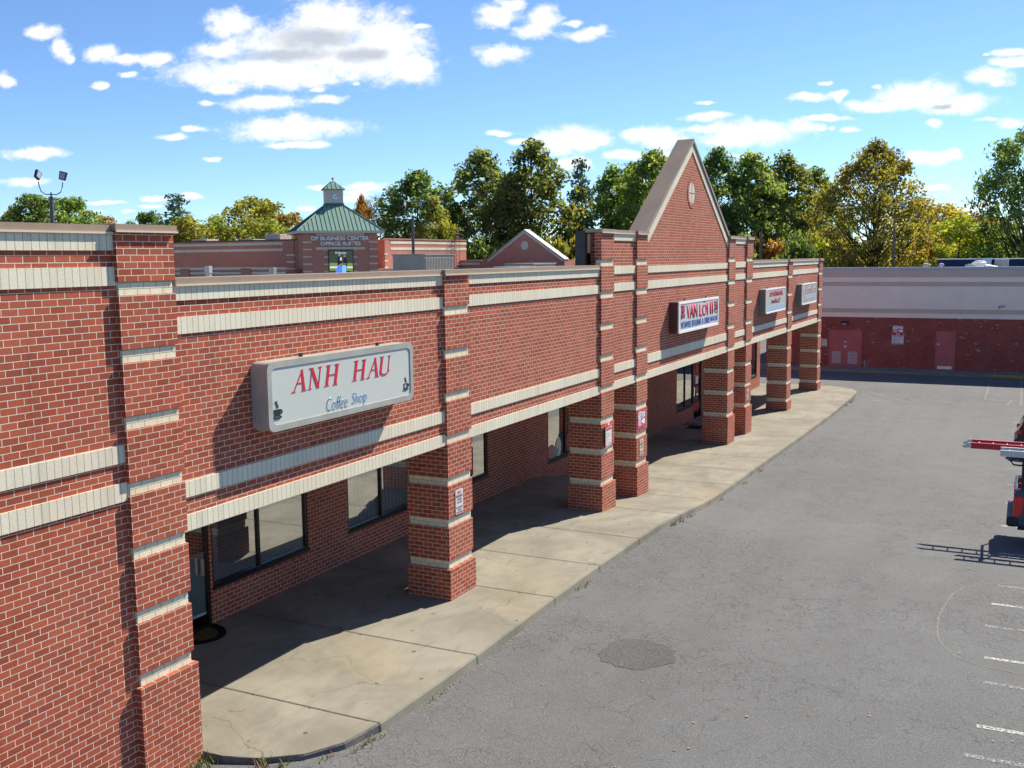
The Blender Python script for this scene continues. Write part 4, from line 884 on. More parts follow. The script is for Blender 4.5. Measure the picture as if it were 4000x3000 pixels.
# roof things on the far building
for y, s_, l_ in ((-3.8, .28, 'small white roof vent at the left end of the far store roof'), (-4.7, .20, 'second small white roof vent on the far store, right of the first')):
    q = MB(); q.lathe([(s_ * .5, 5.1), (s_ * .5, 5.66), (s_ * .9, 5.68), (s_ * .7, 5.80), (.02, 5.83)], (63, y, 0), 12); tag(q.build('roof_vent', 'rtu_white', smooth=False), l_, 'vent')
q = MB(); q.lathe([(.24, 5.1), (.24, 5.66), (.42, 5.70), (.42, 5.86), (.30, 5.90), (.28, 5.97), (.02, 5.99)], (64, -6.9, 0), 14); tag(q.build('exhaust_fan', 'white'), 'round white exhaust fan on the far store roof', 'vent')
dk = thing('rooftop_unit', 'grey rooftop air unit with curved ducting on the far store roof, near the right edge', 'air conditioner', (68, -8.1, 5.1))
q = MB(); q.box(-.5, .5, -.42, .42, 0, .93); q.build('casing', 'grey_metal', dk, bevel=.02)
for k in range(4): q = MB(); q.tube([(-.9 - .1 * k, .2, .4), (-.9 - .1 * k, 1.0, .55 - .02 * k), (-.9 - .1 * k, 2.2 - .2 * k, .5 + .06 * k)], .07, 8); q.build('duct', 'alu', dk)
q = MB(); q.box(84.4, 84.95, -7.0, -6.3, 5.1, 6.02); tag(q.build('rooftop_unit', 'pale_blue', bevel=.02), 'pale blue box unit in front of the navy roof parapet', 'air conditioner')
q = MB(); q.box(73, 73.6, -10.3, -9.6, 5.1, 5.66); tag(q.build('rooftop_unit', 'rtu', bevel=.02), 'low brown frame unit at the right end of the far store roof', 'air conditioner')

# ------------------------------------------------------------------ office building with the clock tower
ob = thing('office_building', 'brick office building with green hipped tower, clock turret and DP BUSINESS CENTER lettering', 'building')
XL, YR = 69.8, 45.7
q = MB(); q.box(XL, XL + 9, 52.2, 150, -1.3, 8.35); q.box(74.6, 91, YR, YR + 9, -1.3, 8.35); q.build('wall', 'brick_far', ob)
q = MB()
for z0, z1 in ((7.95, 8.20), (7.35, 7.60)):
    MB().box(XL - .03, XL + .1, 53.9, 150, z0, z1).build('stone_band', 'cream', ob); MB().box(75.9, 91.03, YR - .03, YR + .1, z0, z1).build('stone_band', 'cream', ob)
for k in range(6):
    q.build('stone_band', 'cream', ob) if k else None; q = MB(); z = 7.25 - .65 * k - .35; q.box(XL - .12, XL + .1, 52.4, 53.4, z, z + .13); q.box(74.7, 75.2, YR - .12, YR + .1, z, z + .13)
q.build('stone_band', 'cream', ob)
q = MB(); q.box(XL - .09, XL + .1, 52.5, 53.5, -1.3, 8.3); q.box(74.75, 75.5, YR - .09, YR + .1, -1.3, 8.3); q.build('pilaster', 'brick_far', ob)
q = MB(); q.box(XL - .06, XL + .3, 52.2, 150, 8.35, 8.46); q.build('coping', 'membrane', ob)
q = MB(); q.box(74.6, 91.06, YR - .06, YR + .3, 8.35, 8.48); q.build('coping', 'rust_iron', ob)
q = MB(); q.box(65.9, 66.2, 50.5, 150, -1.3, 5.65); q.box(66.2, XL, 50.5, 50.8, -1.3, 5.65); q.build('arcade_wall', 'brick_far', ob)
q = MB(); q.box(65.82, 66.25, 50.45, 150, 5.65, 5.85); q.box(65.87, 66, 50.5, 150, 5.25, 5.42)
q.build('arcade_band', 'cream', ob)
for y in (54.5, 62, 69.5, 77, 84.5, 92): q = MB(); q.box(65.74, 66, y, y + 1.1, 4.6, 5.80); q.build('arcade_pier', 'brick_far', ob)
q = MB(); q.box(73.2, 79.5, 42.6, 45.6, 5.3, 5.62); q.build('white_canopy', 'rtu_white', ob)
tw = MB(); HW = 3.35
tower = thing('tower', '', '', (0, 0, 0)); del tower['label']; del tower['category']
tower.parent = ob; tower.location = (69.05 + HW * .7071, 46.65 + HW * .7071, 0); tower.rotation_euler = (0, 0, -PI / 4)   # local front = -y, faces the camera corner
# local -y must face (-.707,-.707): rotate by -45 deg
q = MB(); q.box(-HW, HW, -HW, HW, -1.3, 8.85)
q.box(-HW - .05, -HW + .72, -HW - .07, -HW + .2, -1.3, 8.86); q.box(HW - .72, HW + .05, -HW - .07, -HW + .2, -1.3, 8.86)
q.box(-HW - .07, -HW + .2, -HW + .1, -HW + .7, -1.3, 8.84)
q.build('tower_wall', 'brick_far', tower)
q = MB(); q.box(-2.2, 2.24, -HW - .045, -HW + .1, 7.40, 7.62); q.build('stone_band', 'cream', tower); q = MB()
for k in range(6):
    z = 8.02 - .66 * k
    for bb in [(-HW - .07, -HW + .74, -HW - .10, -HW + .1, z, z + .12), (HW - .74, HW + .07, -HW - .10, -HW + .1, z, z + .12)] + ([(-1.52, -1.1, -HW - .045, -HW + .1, z - .03, z + .09), (1.1, 1.52, -HW - .045, -HW + .1, z - .03, z + .09)] if k else []): MB().box(*bb).build('stone_band', 'cream', tower)
q = MB(); q.box(-2.2, 2.24, -HW - .03, -HW + .1, 8.66, 8.9); q.box(-4.0, 4.0, -4.0, 4.0, 8.88, 9.10); q.build('eave', 'beige', tower)
def hip(mb, a, z0, b, z1):
    for s1, s2, s3, s4 in (((-a, -a), (a, -a), (b, -b), (-b, -b)), ((a, -a), (a, a), (b, b), (b, -b)), ((a, a), (-a, a), (-b, b), (b, b)), ((-a, a), (-a, -a), (-b, -b), (-b, b))):
        mb.quad([(*s1, z0), (*s2, z0), (*s3, z1), (*s4, z1)])
q = MB(); hip(q, 3.95, 9.10, .85, 11.5); q.box(-3.95, 3.95, -3.95, 3.95, 9.02, 9.101); q.build('hip_roof', 'green_metal', tower)
q = MB(); A_, B_, z0, z1 = 3.95, .85, 9.10, 11.5
for s in range(4):
    c_, s_n = [(1, 0), (0, 1), (-1, 0), (0, -1)][s]
    for k in range(-10, 11):
        u_ = k * .40
        # point on this face: along u, going up until it meets the hip
        top_t = 1.0 if abs(u_) <= B_ else (A_ - abs(u_)) / (A_ - B_)
        def W(u, t): 
            dpt = -(A_ + (B_ - A_) * t); x, y = u, dpt
            return Vector((x * c_ - y * s_n, x * s_n + y * c_, z0 + (z1 - z0) * t + .03))
        p0, p1 = W(u_, 0), W(u_, top_t)
        if (p1 - p0).length > .1: q.tube([p0, p1], .028, 4)
for sx in (-1, 1):
    for sy in (-1, 1): q.tube([(sx * A_, sy * A_, z0 + .02), (sx * B_, sy * B_, z1 + .02)], .06, 5)
q.build('roof_seams', 'green_dark', tower)
q = MB(); q.box(-.86, .86, -.86, .86, 11.45, 11.72); q.build('turret_base', 'green_dark', tower)
q = MB(); q.box(-.80, .80, -.80, .80, 11.72, 13.02); tu = q.build('turret', 'beige', tower)
q = MB(); hip(q, 1.0, 13.02, .03, 13.86); q.box(-1.0, 1.0, -1.0, 1.0, 12.96, 13.021); q.build('turret_roof', 'green_metal', tower)
q = MB()
for s in range(4):
    c_, s_n = [(1, 0), (0, 1), (-1, 0), (0, -1)][s]
    for u_ in (-.6, -.2, .2, .6):
        t_ = 1 - abs(u_) / 1.0
        def W(u, t):
            dpt = -(1.0 - .97 * t); x, y = u, dpt
            return Vector((x * c_ - y * s_n, x * s_n + y * c_, 13.02 + .84 * t + .02))
        q.tube([W(u_, 0), W(u_, t_)], .025, 4)
q.build('roof_seams', 'green_dark', tower)
q = MB(); q.lathe([(.03, 13.84), (.03, 13.92), (.10, 13.96), (.12, 14.03), (.10, 14.10), (.02, 14.14)], (0, 0, 0), 10); q.build('finial', 'rust_iron', tower)
q = MB(); q.prism(circ(.07, 12.30, .34, .34, 24), 'y', -.83, -.79); ck = q.build('clock', 'pale_blue', tower)
q = MB(); q.prism(circ(.07, 12.30, .31, .31, 24), 'y', -.838, -.828)
q.build('dial', 'white', tower)
q = MB()
for k in range(12):
    t = PI / 6 * k; r0, r1 = .22, .29; c0, s0 = math.sin(t), math.cos(t); wd = .018
    q.prism([(.07 + c0 * r0 - s0 * wd, 12.3 + s0 * r0 + c0 * wd), (.07 + c0 * r0 + s0 * wd, 12.3 + s0 * r0 - c0 * wd), (.07 + c0 * r1 + s0 * wd, 12.3 + s0 * r1 - c0 * wd), (.07 + c0 * r1 - s0 * wd, 12.3 + s0 * r1 + c0 * wd)], 'y', -.846, -.837)
for ang, L in ((65, .27), (62, .17)):
    t = math.radians(ang); c0, s0 = math.sin(t), math.cos(t); wd = .018 if L > .2 else .028
    q.prism([(.07 - s0 * wd - c0 * .06, 12.3 + c0 * wd - s0 * .06), (.07 + s0 * wd - c0 * .06, 12.3 - c0 * wd - s0 * .06), (.07 + c0 * L + s0 * wd, 12.3 + s0 * L - c0 * wd), (.07 + c0 * L - s0 * wd, 12.3 + s0 * L + c0 * wd)], 'y', -.85 - .001 * L, -.837)
q.build('clock_hands', 'ink', tower)
fit_text('tower_lettering', 'DP BUSINESS CENTER', 'y', -2.66, 2.66, 8.22, 8.62, -HW - .09, 'white', tower, bold=.055, depth=.03)
fit_text('tower_lettering', 'OFFICE SUITES', 'y', -1.83, 1.86, 7.75, 8.13, -HW - .09, 'white', tower, bold=.055, depth=.03)
# lit video screen on the tower
ys_ = -HW - .10
q = MB(); q.box(-1.14, 1.14, ys_, -HW + .05, 4.4, 7.40); scr = q.build('video_screen', 'black', tower)
def em(name, c, s=1.0):
    m = M(name); b = m.bsdf(c, 0.4, 0, 0.3); b.inputs['Emission Color'].default_value = (*c, 1); b.inputs['Emission Strength'].default_value = s; return m.m
EM = {'g': em('screen_dark_green', (.035, .05, .035), .6), 'l': em('screen_lawn', (.18, .24, .04), .6), 'b': em('screen_blue', (.08, .15, .62), .8), 'c': em('screen_light_blue', (.15, .40, .75), .8), 'k': em('screen_dark', (.015, .015, .02), .5), 's': em('screen_skin', (.28, .17, .12), .6), 'w': em('screen_white', (.5, .55, .6), .7)}
lay = [0]
def sp(poly, m_):
    lay[0] += 1; q = MB(); q.prism(poly, 'y', ys_ - .002 - .0012 * lay[0], ys_ + .001); q.build('screen_image', EM[m_], tower)
sp([(-1.07, 4.47), (1.07, 4.47), (1.07, 7.30), (-1.07, 7.30)], 'g')
sp([(-1.06, 5.5), (1.06, 5.45), (1.06, 6.15), (-1.06, 6.2)], 'l'); sp([(-1.05, 5.72), (1.05, 5.70), (1.05, 5.85), (-1.05, 5.88)], 'w')
sp([(-1.05, 4.5), (-.2, 4.5), (-.3, 5.45), (-1.05, 5.3)], 'k'); sp([(.55, 4.5), (1.05, 4.5), (1.05, 5.4), (.6, 5.3)], 'l')
sp([(-.32, 5.7), (.02, 5.7), (.05, 6.55), (-.05, 6.8), (-.25, 6.75), (-.35, 6.4)], 'k'); sp([(.18, 5.7), (.52, 5.7), (.55, 6.4), (.42, 6.7), (.25, 6.72)], 'k')
sp(circ(-.14, 6.88, .09, .12, 10), 's'); sp(circ(.32, 6.80, .085, .11, 10), 's'); sp([(-.1, 6.4), (.05, 6.4), (.08, 6.65), (-.05, 6.72)], 'w')
sp([(-.62, 4.85), (.15, 4.8), (.28, 5.3), (.08, 5.95), (-.28, 6.0), (-.5, 5.5)], 'b'); sp(circ(-.08, 6.02, .08, .1, 10), 's')
sp([(.1, 5.1), (.3, 4.7), (.5, 4.65), (.42, 5.4), (.48, 5.9), (.2, 6.0), (.05, 5.7)], 'c'); sp(circ(.34, 6.07, .07, .09, 10), 's')
fit_text('lettering', 'Mi Bautizo', 'y', -.5, .5, 7.0, 7.2, ys_ - .03, EM['w'], tower, depth=.002)
# roof access ladder on the right wing
q = MB()
for x in (88.3, 89.0): q.tube([(x, YR - .25, 3), (x, YR - .25, 9.45)], .03, 6)
for k in range(16): q.tube([(88.3, YR - .25, 3.6 + .37 * k), (89.0, YR - .25, 3.6 + .37 * k)], .02, 5)
for z in (8.6, 9.0, 9.45): q.ring(circ(88.65, YR - .45, .38, .38, 12), circ(88.65, YR - .45, .35, .35, 12), 'z', z, z + .05)
q.build('access_ladder', 'rust_iron', ob)
for i, (x, y, w_, h_, l_) in enumerate(((73, 66.5, 2.0, .30, 'pale rooftop unit on the left wing of the office, leftmost of three'), (72.5, 60.0, 2.0, .2, 'low pale rooftop unit on the left wing, middle of three'), (73, 57.0, 1.9, .65, 'tallest pale rooftop unit on the left wing, right of the other two'))):
    t = thing('rooftop_unit', l_, 'air conditioner', (x, y, 8.2)); q = MB(); q.box(-.9, .9, -w_ / 2, w_ / 2, 0, h_ + .2); q.build('casing', 'rtu_white', t, bevel=.03)
    q = MB(); q.lathe([(.35, h_ + .2), (.38, h_ + .28), (.05, h_ + .3)], (0, w_ * .2, 0), 12); q.build('fan', 'grey_metal', t)
    q = MB()
    for k in range(6): q.box(-.93, -.90, -w_ / 2 + .1, w_ / 2 - .1, .25 + k * h_ / 7, .27 + k * h_ / 7)
    q.build('grille', 'grey_metal', t)
q = MB(); q.box(75.5, 78.5, 52, 53, 8.3, 8.72); tag(q.build('rooftop_unit', 'rtu_white', bevel=.02), 'low pale unit on the office roof just right of the tower eave', 'air conditioner')

# ------------------------------------------------------------------ small gabled brick building behind
gb = thing('gabled_building', 'small brick building with a pale-roofed gable and round vent, seen over the arcade roof', 'building')
GX = 89.6
q = MB(); q.prism([(33.3, -1.3), (61, -1.3), (61, 6.2), (42.0, 6.2), (37.85, 9.15), (33.7, 6.2), (33.3, 6.2)], 'x', GX, GX + .3); q.box(GX + .3, GX + 14, 33.3, 33.6, -1.3, 6.2); q.build('wall', 'brick_far', gb)
q = MB(); q.prism([(42.2, 6.05), (37.85, 9.05), (37.85, 9.30), (42.35, 6.2)], 'x', GX - .1, GX + .1); q.prism([(37.85, 9.05), (33.5, 6.05), (33.35, 6.2), (37.85, 9.30)], 'x', GX - .101, GX + .101)
q.prism(circ(37.85, 7.75, .42, .47, 20), 'x', GX - .06, GX + .05); q.box(GX - .04, GX + .05, 43.3, 49, 5.75, 6.0); q.box(GX - .08, GX + .05, 43.0, 61, 6.2, 6.3); q.build('stone_trim', 'beige', gb)
q = MB(); q.prism([(33.25, 6.22), (37.85, 9.32), (42.45, 6.22), (42.45, 6.30), (37.85, 9.44), (33.25, 6.30)], 'x', GX - .15, GX + 1.1); q.build('metal_roof', 'rtu_white', gb)
q = MB(); q.box(GX - 2.2, GX - .5, 31, 47, 4.8, 5.45); q.box(GX - 2, GX + 13, 20, 33.2, -1.3, 5.6); q.build('low_parapet', 'blue_membrane', gb)

# ------------------------------------------------------------------ things on the arcade roof
def rtu(x, y, w_, d_, h_, m_, lab, rz=0):
    t = thing('rooftop_unit', lab, 'air conditioner', (x, y, 5.3), rz)
    q = MB(); q.box(-w_ / 2, w_ / 2, -d_ / 2, d_ / 2, .12, h_); q.build('casing', m_, t, bevel=.02)
    q = MB(); q.box(-w_ / 2 - .03, w_ / 2 + .03, -d_ / 2 - .03, d_ / 2 + .03, h_, h_ + .05); q.box(-w_ / 2 + .1, w_ / 2 - .1, -d_ / 2 + .1, d_ / 2 - .1, 0, .12); q.build('trim', m_, t)
    q = MB(); n = int(w_ / .12)
    for k in range(n): q.box(-w_ / 2 + .06 + k * .12, -w_ / 2 + .085 + k * .12, -d_ / 2 - .015, -d_ / 2 + .01, .2, h_ - .1)
    for k in range(int(h_ / .07) - 3): q.box(-w_ / 2 - .015, -w_ / 2 + .01, -d_ / 2 + .08, d_ / 2 - .08, .22 + k * .07, .245 + k * .07)
    q.build('coil_guard', 'grey_metal' if m_ != 'rtu' else 'rtu', t)
rtu(27.1, 12.2, 2.3, 1.5, 1.32, 'rtu', 'large brown-grey rooftop unit with louvred sides beside the roof lamp pole')
rtu(27.5, 8.3, 1.4, 1.1, .80, 'grey_metal', 'grey rooftop unit with a pale panel in front of the small far gable')
rtu(30.4, 9.0, 2.2, 1.3, .90, 'rtu', 'wide taupe rooftop unit below the right slope of the small far gable')
rtu(22.7, 9.2, 1.6, .9, .72, 'rtu_white', 'low pale rooftop unit near the middle of the arcade roof')
q = MB(); q.prism(rrect(-1.0, 1.0, -.6, .6, .25), 'z', 5.3, 5.98); o_ = q.build('roof_hatch', 'rtu_white', bevel=.05); o_.location = (22.2, 13.8, 0); tag(o_, 'low white rounded roof hatch left of the lamp pole base', 'roof hatch')
for (x, y, h_, l_) in ((20.4, 17.4, .98, 'pale box vent on the roof edge, left one of two below the office tower'), (21.0, 14.9, .90, 'grey pipe vent on the roof edge, right one of two below the office tower')):
    q = MB(); q.box(x - .07, x + .07, y - .09, y + .09, 5.3, 5.3 + h_); q.box(x - .09, x + .09, y - .11, y + .11, 5.3 + h_ * .75, 5.3 + h_ + .02); tag(q.build('roof_vent', 'rtu_white' if h_ > .95 else 'grey_metal', bevel=.01), l_, 'vent')
q = MB(); q.tube([(20.4, 17.2, 5.83), (23.0, 13.2, 5.83)], .05, 6); q.box(20.38, 20.42, 17.18, 17.22, 5.3, 5.83); q.box(22.98, 23.02, 13.18, 13.22, 5.3, 5.83); tag(q.build('roof_pipe', 'membrane'), 'black gas pipe running low across the arcade roof', 'pipe')

# ------------------------------------------------------------------ floodlight poles
def flood_pole(x, y, z0, h, label, tilt=0.0, s=1.0, mat='pole', az=0.0):
    t = thing('light_pole', label, 'light pole', (x, y, z0), az); t.rotation_euler = (tilt * .4, tilt, az)
    q = MB(); q.tube([(0, 0, 0), (0, 0, h)], [.19 * s, .13 * s], 12); q.build('pole', mat, t)
    q = MB(); q.tube([(0, 0, h - .1), (0, 0, h + .25)], .05 * s, 8)
    for sg in (-1, 1):
        q.tube([(0, 0, h + .12), (sg * .35 * s, 0, h + .12), (sg * .62 * s, 0, h + .28), (sg * .74 * s, 0, h + .62), (sg * .76 * s, 0, h + .85)], .04 * s, 6)
    q.build('bracket', mat, t)
    for sg, fz, tl in ((-1, 0.9, -.55), (1, -.35, .25)):
        q = MB(); q.prism([(-.30, -.34), (.30, -.34), (.36, .34), (-.36, .34)], 'y', -.14, .10); hd = q.build('floodlight', 'dark_plastic' if mat == 'pole' else 'grey_metal', t, bevel=.02)
        hd.location = (sg * .80 * s, 0, h + 1.22); hd.rotation_euler = (tl * .2, tl * -1 if sg < 0 else tl, fz); hd.scale = (s * .72, s * .8, s * .85)
        q = MB(); q.box(-.24, .24, -.155, -.141, -.26, .26); q.build('lens', 'lamp_glass', hd)
flood_pole(33.9, 42.1, -1.0, 11.35, 'tall twin floodlight pole rising behind the tall brick wall at the upper left', .02, .85, 'pole', -.7)
flood_pole(67.7, 38.0, -1.0, 10.95, 'twin floodlight pole standing in front of the right wing of the office building', 0, .9, 'pole', -.9)
flood_pole(94.7, 1.7, -1.0, 10.8, 'pale wooden pole with small floodlights behind the far store, in front of the golden oak', 0, .8, 'wood_pole', -1.4)
q = MB(); q.tube([(99, 15.2, -1), (99, 15.2, 8.9)], .14, 8); tag(q.build('utility_pole', 'wood_pole'), 'plain grey pole standing among the trees left of the golden oak', 'pole')

# ------------------------------------------------------------------ pickup truck with ladders (right edge)
def wheel(root, x, y, z, r=.38, w_=.24, side=-1):
    q = MB(); q.lathe([(r * .62, -w_ / 2), (r * .93, -w_ / 2), (r, -w_ / 2 + .04), (r, w_ / 2 - .04), (r * .93, w_ / 2), (r * .62, w_ / 2)], (0, 0, 0), 24, 'x')
    t = q.build('wheel', 'rubber', root, smooth=False); t.location = (x, y, z)
    q = MB(); q.lathe([(.04, side * (w_ / 2 - .02)), (r * .2, side * (w_ / 2 - .01)), (r * .55, side * (w_ / 2 - .07)), (r * .64, side * (w_ / 2 + .004)), (r * .64, side * (w_ / 2 - .15))], (0, 0, 0), 20, 'x'); q.build('rim', 'chrome', t)
zg = -.36
tr = thing('pickup_truck', 'dark blue pickup truck carrying ladders, only its tail showing at the right edge', 'pickup truck', (0, 0, 0))
xa, xb = 17.32, 19.14; yr = -9.60
def arch(yc, r, z0, n=8): return [(yc + r * math.cos(t), z0 + r * math.sin(t)) for t in [PI - PI * k / n for k in range(n + 1)]]
ya1, ya2 = yr - 1.15, yr - 4.45
lowz, bed = zg + .48, zg + 1.38
prof = [(yr, lowz + .05), (yr, bed - .06), (yr - .05, bed), (yr - 5.25, bed - .10), (yr - 5.38, bed - .45), (yr - 5.38, lowz)] 
side_pts = [(yr - 5.38, lowz)] + arch(ya2, .46, lowz) [::1] + arch(ya1, .46, lowz) + [(yr, lowz + .05)]
poly = [(yr, bed - .06), (yr - .05, bed), (yr - 2.05, bed), (yr - 3.95, bed - .02), (yr - 5.25, bed - .12), (yr - 5.38, bed - .45)] + side_pts
for (a, b) in ((xa, xa + .08), (xb - .08, xb)):
    q = MB(); q.prism(poly, 'x', a, b); q.build('side_panel', 'truck', tr, bevel=.018)
q = MB(); q.box(xa + .08, xb - .08, yr - .07, yr - .005, lowz + .1, bed - .005); q.build('tailgate', 'truck', tr, bevel=.015)
q = MB(); q.box(xa + .08, xb - .08, yr - 2.05, yr - .07, zg + .78, zg + .84); q.box(xa + .08, xb - .08, yr - 2.1, yr - 2.04, zg + .5, bed); q.build('bed', 'dark_plastic', tr)
q = MB(); q.prism([(yr - 3.75, lowz + .1), (yr - 3.8, bed - .03), (yr - 5.22, bed - .13), (yr - 5.36, bed - .45), (yr - 5.36, lowz + .05)], 'x', xa + .08, xb - .08); q.build('bonnet', 'truck', tr, bevel=.03)
q = MB(); q.prism([(yr - 2.1, bed - .02), (yr - 2.22, bed + .50), (yr - 2.55, bed + .56), (yr - 3.25, bed + .52), (yr - 3.95, bed - .02)], 'x', xa + .10, xb - .10); q.build('cab', 'truck', tr, bevel=.04)
for s_, xx in ((-1, xa + .085), (1, xb - .085)):
    q = MB(); q.prism([(yr - 2.30, bed + .03), (yr - 2.38, bed + .44), (yr - 3.22, bed + .44), (yr - 3.72, bed + .03)], 'x', xx - .012, xx + .012); q.build('side_window', 'car_glass', tr)
q = MB(); q.quad([(xa + .2, yr - 2.125, bed + .05), (xb - .2, yr - 2.125, bed + .05), (xb - .28, yr - 2.215, bed + .45), (xa + .28, yr - 2.215, bed + .45)]); q.build('rear_window', 'car_glass', tr)
for xx in (xa - .012, xb - .16):
    q = MB(); q.prism([(yr + .012, bed - .16), (yr + .012, bed - .62), (yr - .10, bed - .66), (yr - .185, bed - .54), (yr - .20, bed - .22), (yr - .16, bed - .14)], 'x', xx, xx + .172); tl = q.build('tail_light', 'tail', tr, bevel=.02)
q = MB(); q.box(xa - .03, xb + .03, yr - .12, yr + .14, zg + .50, zg + .73); q.build('rear_bumper', 'dark_plastic', tr, bevel=.05)
q = MB(); q.box(xa, xb, yr - 5.5, yr - 5.34, zg + .42, zg + .72); q.build('front_bumper', 'chrome', tr, bevel=.04)
q = MB(); q.box(xa + .25, xb - .25, yr - 5.2, yr - .1, zg + .38, zg + .55); q.build('chassis', 'dark_plastic', tr)
for xx, s_ in ((xa + .14, -1), (xb - .14, 1)):
    for yy in (ya1, ya2): wheel(tr, xx, yy, zg + .39, .39, .25, s_)
zr = 1.80
for yy in (yr - .17, yr - 1.95):
    q = MB()
    for xx in (xa + .06, xb - .06): q.tube([(xx, yy, bed - .1), (xx, yy, zr)], .03, 8)
    q.tube([(xa - .05, yy, zr), (xb + .05, yy, zr)], .032, 8); q.build('ladder_rack', 'dark_plastic', tr)
q = MB(); q.tube([(xa + .1, yr - .30, zr - .15), (xa + .06, yr - .05, zr - .04), (xa + .05, yr + .06, zr - .05), (xa + .05, yr + .11, zr - .12), (xa + .05, yr + .05, zr - .20), (xa + .05, yr - .10, zr - .21), (xa + .06, yr - .6, zr - .1)], .02, 8); q.build('cable', 'rubber', tr)
hs = thing('hose_coil', 'coiled pale hose lying in the bed corner of the pickup', 'hose', (xa + .25, yr - .22, bed))
q = MB(); q.tube([(.13 * math.cos(t), .13 * math.sin(t), -.06 + .022 * t) for t in [k * .4 for k in range(48)]], .012, 6); q.build('coil', 'rtu_white', hs)
def ladder(label, x0, w_, y0, y1, z, mat, tips):
    t = thing('ladder', label, 'ladder', (x0 + w_ / 2, (y0 + y1) / 2, z)); L = abs(y1 - y0) / 2
    for sx in (-1, 1):
        q = MB(); q.box(sx * w_ / 2 - .018, sx * w_ / 2 + .018, -L, L, -.085, .05); q.box(sx * w_ / 2 - .018 - (.0 if sx < 0 else .03), sx * w_ / 2 + .018 + (.03 if sx < 0 else 0), -L, L, .048, .056); q.build('rail', mat, t)
        if tips: q = MB(); q.prism([(L - .02, -.06), (L + .14, -.08), (L + .20, -.03), (L + .10, .01), (L + .05, .055), (L - .02, .055)], 'x', sx * w_ / 2 - .03, sx * w_ / 2 + .03); q.build('foot', 'alu', t)
    n = int(2 * L / .305)
    for k in range(n): q = MB(); q.tube([(-w_ / 2, L - .18 - k * .305, 0), (w_ / 2, L - .18 - k * .305, 0)], .017, 8); q.build('rung', 'alu', t)
ladder('red fibreglass ladder with silver feet sticking out behind the pickup', 18.02, .50, -8.60, -14.4, zr + .09, 'ladder_red', True)
ladder('silver aluminium ladder lying beside the red one on the pickup rack', 17.22, .46, -9.27, -14.2, zr + .09, 'alu', False)

# second vehicle farther along
cr = thing('parked_car', 'dark purple car, a sliver of its tail showing at the right edge beyond the pickup', 'car')
xa, xb, yr, zg = 30.9, 32.7, -9.58, -.63
lz = zg + .28
poly = [(yr - .02, zg + .62), (yr + .01, zg + .80), (yr - .06, zg + .95), (yr - .10, zg + 1.05), (yr - .30, zg + 1.40), (yr - .7, zg + 1.50), (yr - 2.2, zg + 1.50), (yr - 3.1, zg + 1.02), (yr - 4.1, zg + .85), (yr - 4.35, zg + .6), (yr - 4.35, lz)] + arch(yr - 3.45, .36, lz) + arch(yr - .85, .36, lz) + [(yr - .02, lz)]
q = MB(); q.prism(poly, 'x', xa, xb); q.build('body', 'car_paint', cr, bevel=.05)
for xx in (xa - .006, xb - .006):
    q = MB(); q.prism([(yr - .45, zg + 1.0), (yr - .55, zg + 1.38), (yr - 2.1, zg + 1.40), (yr - 2.75, zg + 1.02)], 'x', xx, xx + .012); q.build('side_window', 'car_glass', cr)
q = MB(); q.quad([(xa + .15, yr - .085, zg + 1.08), (xb - .15, yr - .085, zg + 1.08), (xb - .25, yr - .27, zg + 1.38), (xa + .25, yr - .27, zg + 1.38)]); q.build('rear_window', 'car_glass', cr)
q = MB(); q.box(xa - .02, xb + .02, yr - .12, yr + .10, zg + .30, zg + .62); q.build('bumper', 'car_paint', cr, bevel=.08)
for xx in (xa - .01, xb - .22): q = MB(); q.box(xx, xx + .23, yr - .14, yr + .025, zg + .78, zg + .92); q.build('tail_light', 'tail', cr, bevel=.02)
for xx, s_ in ((xa + .12, -1), (xb - .12, 1)):
    for yy in (yr - .85, yr - 3.45): wheel(cr, xx, yy, zg + .32, .32, .2, s_)

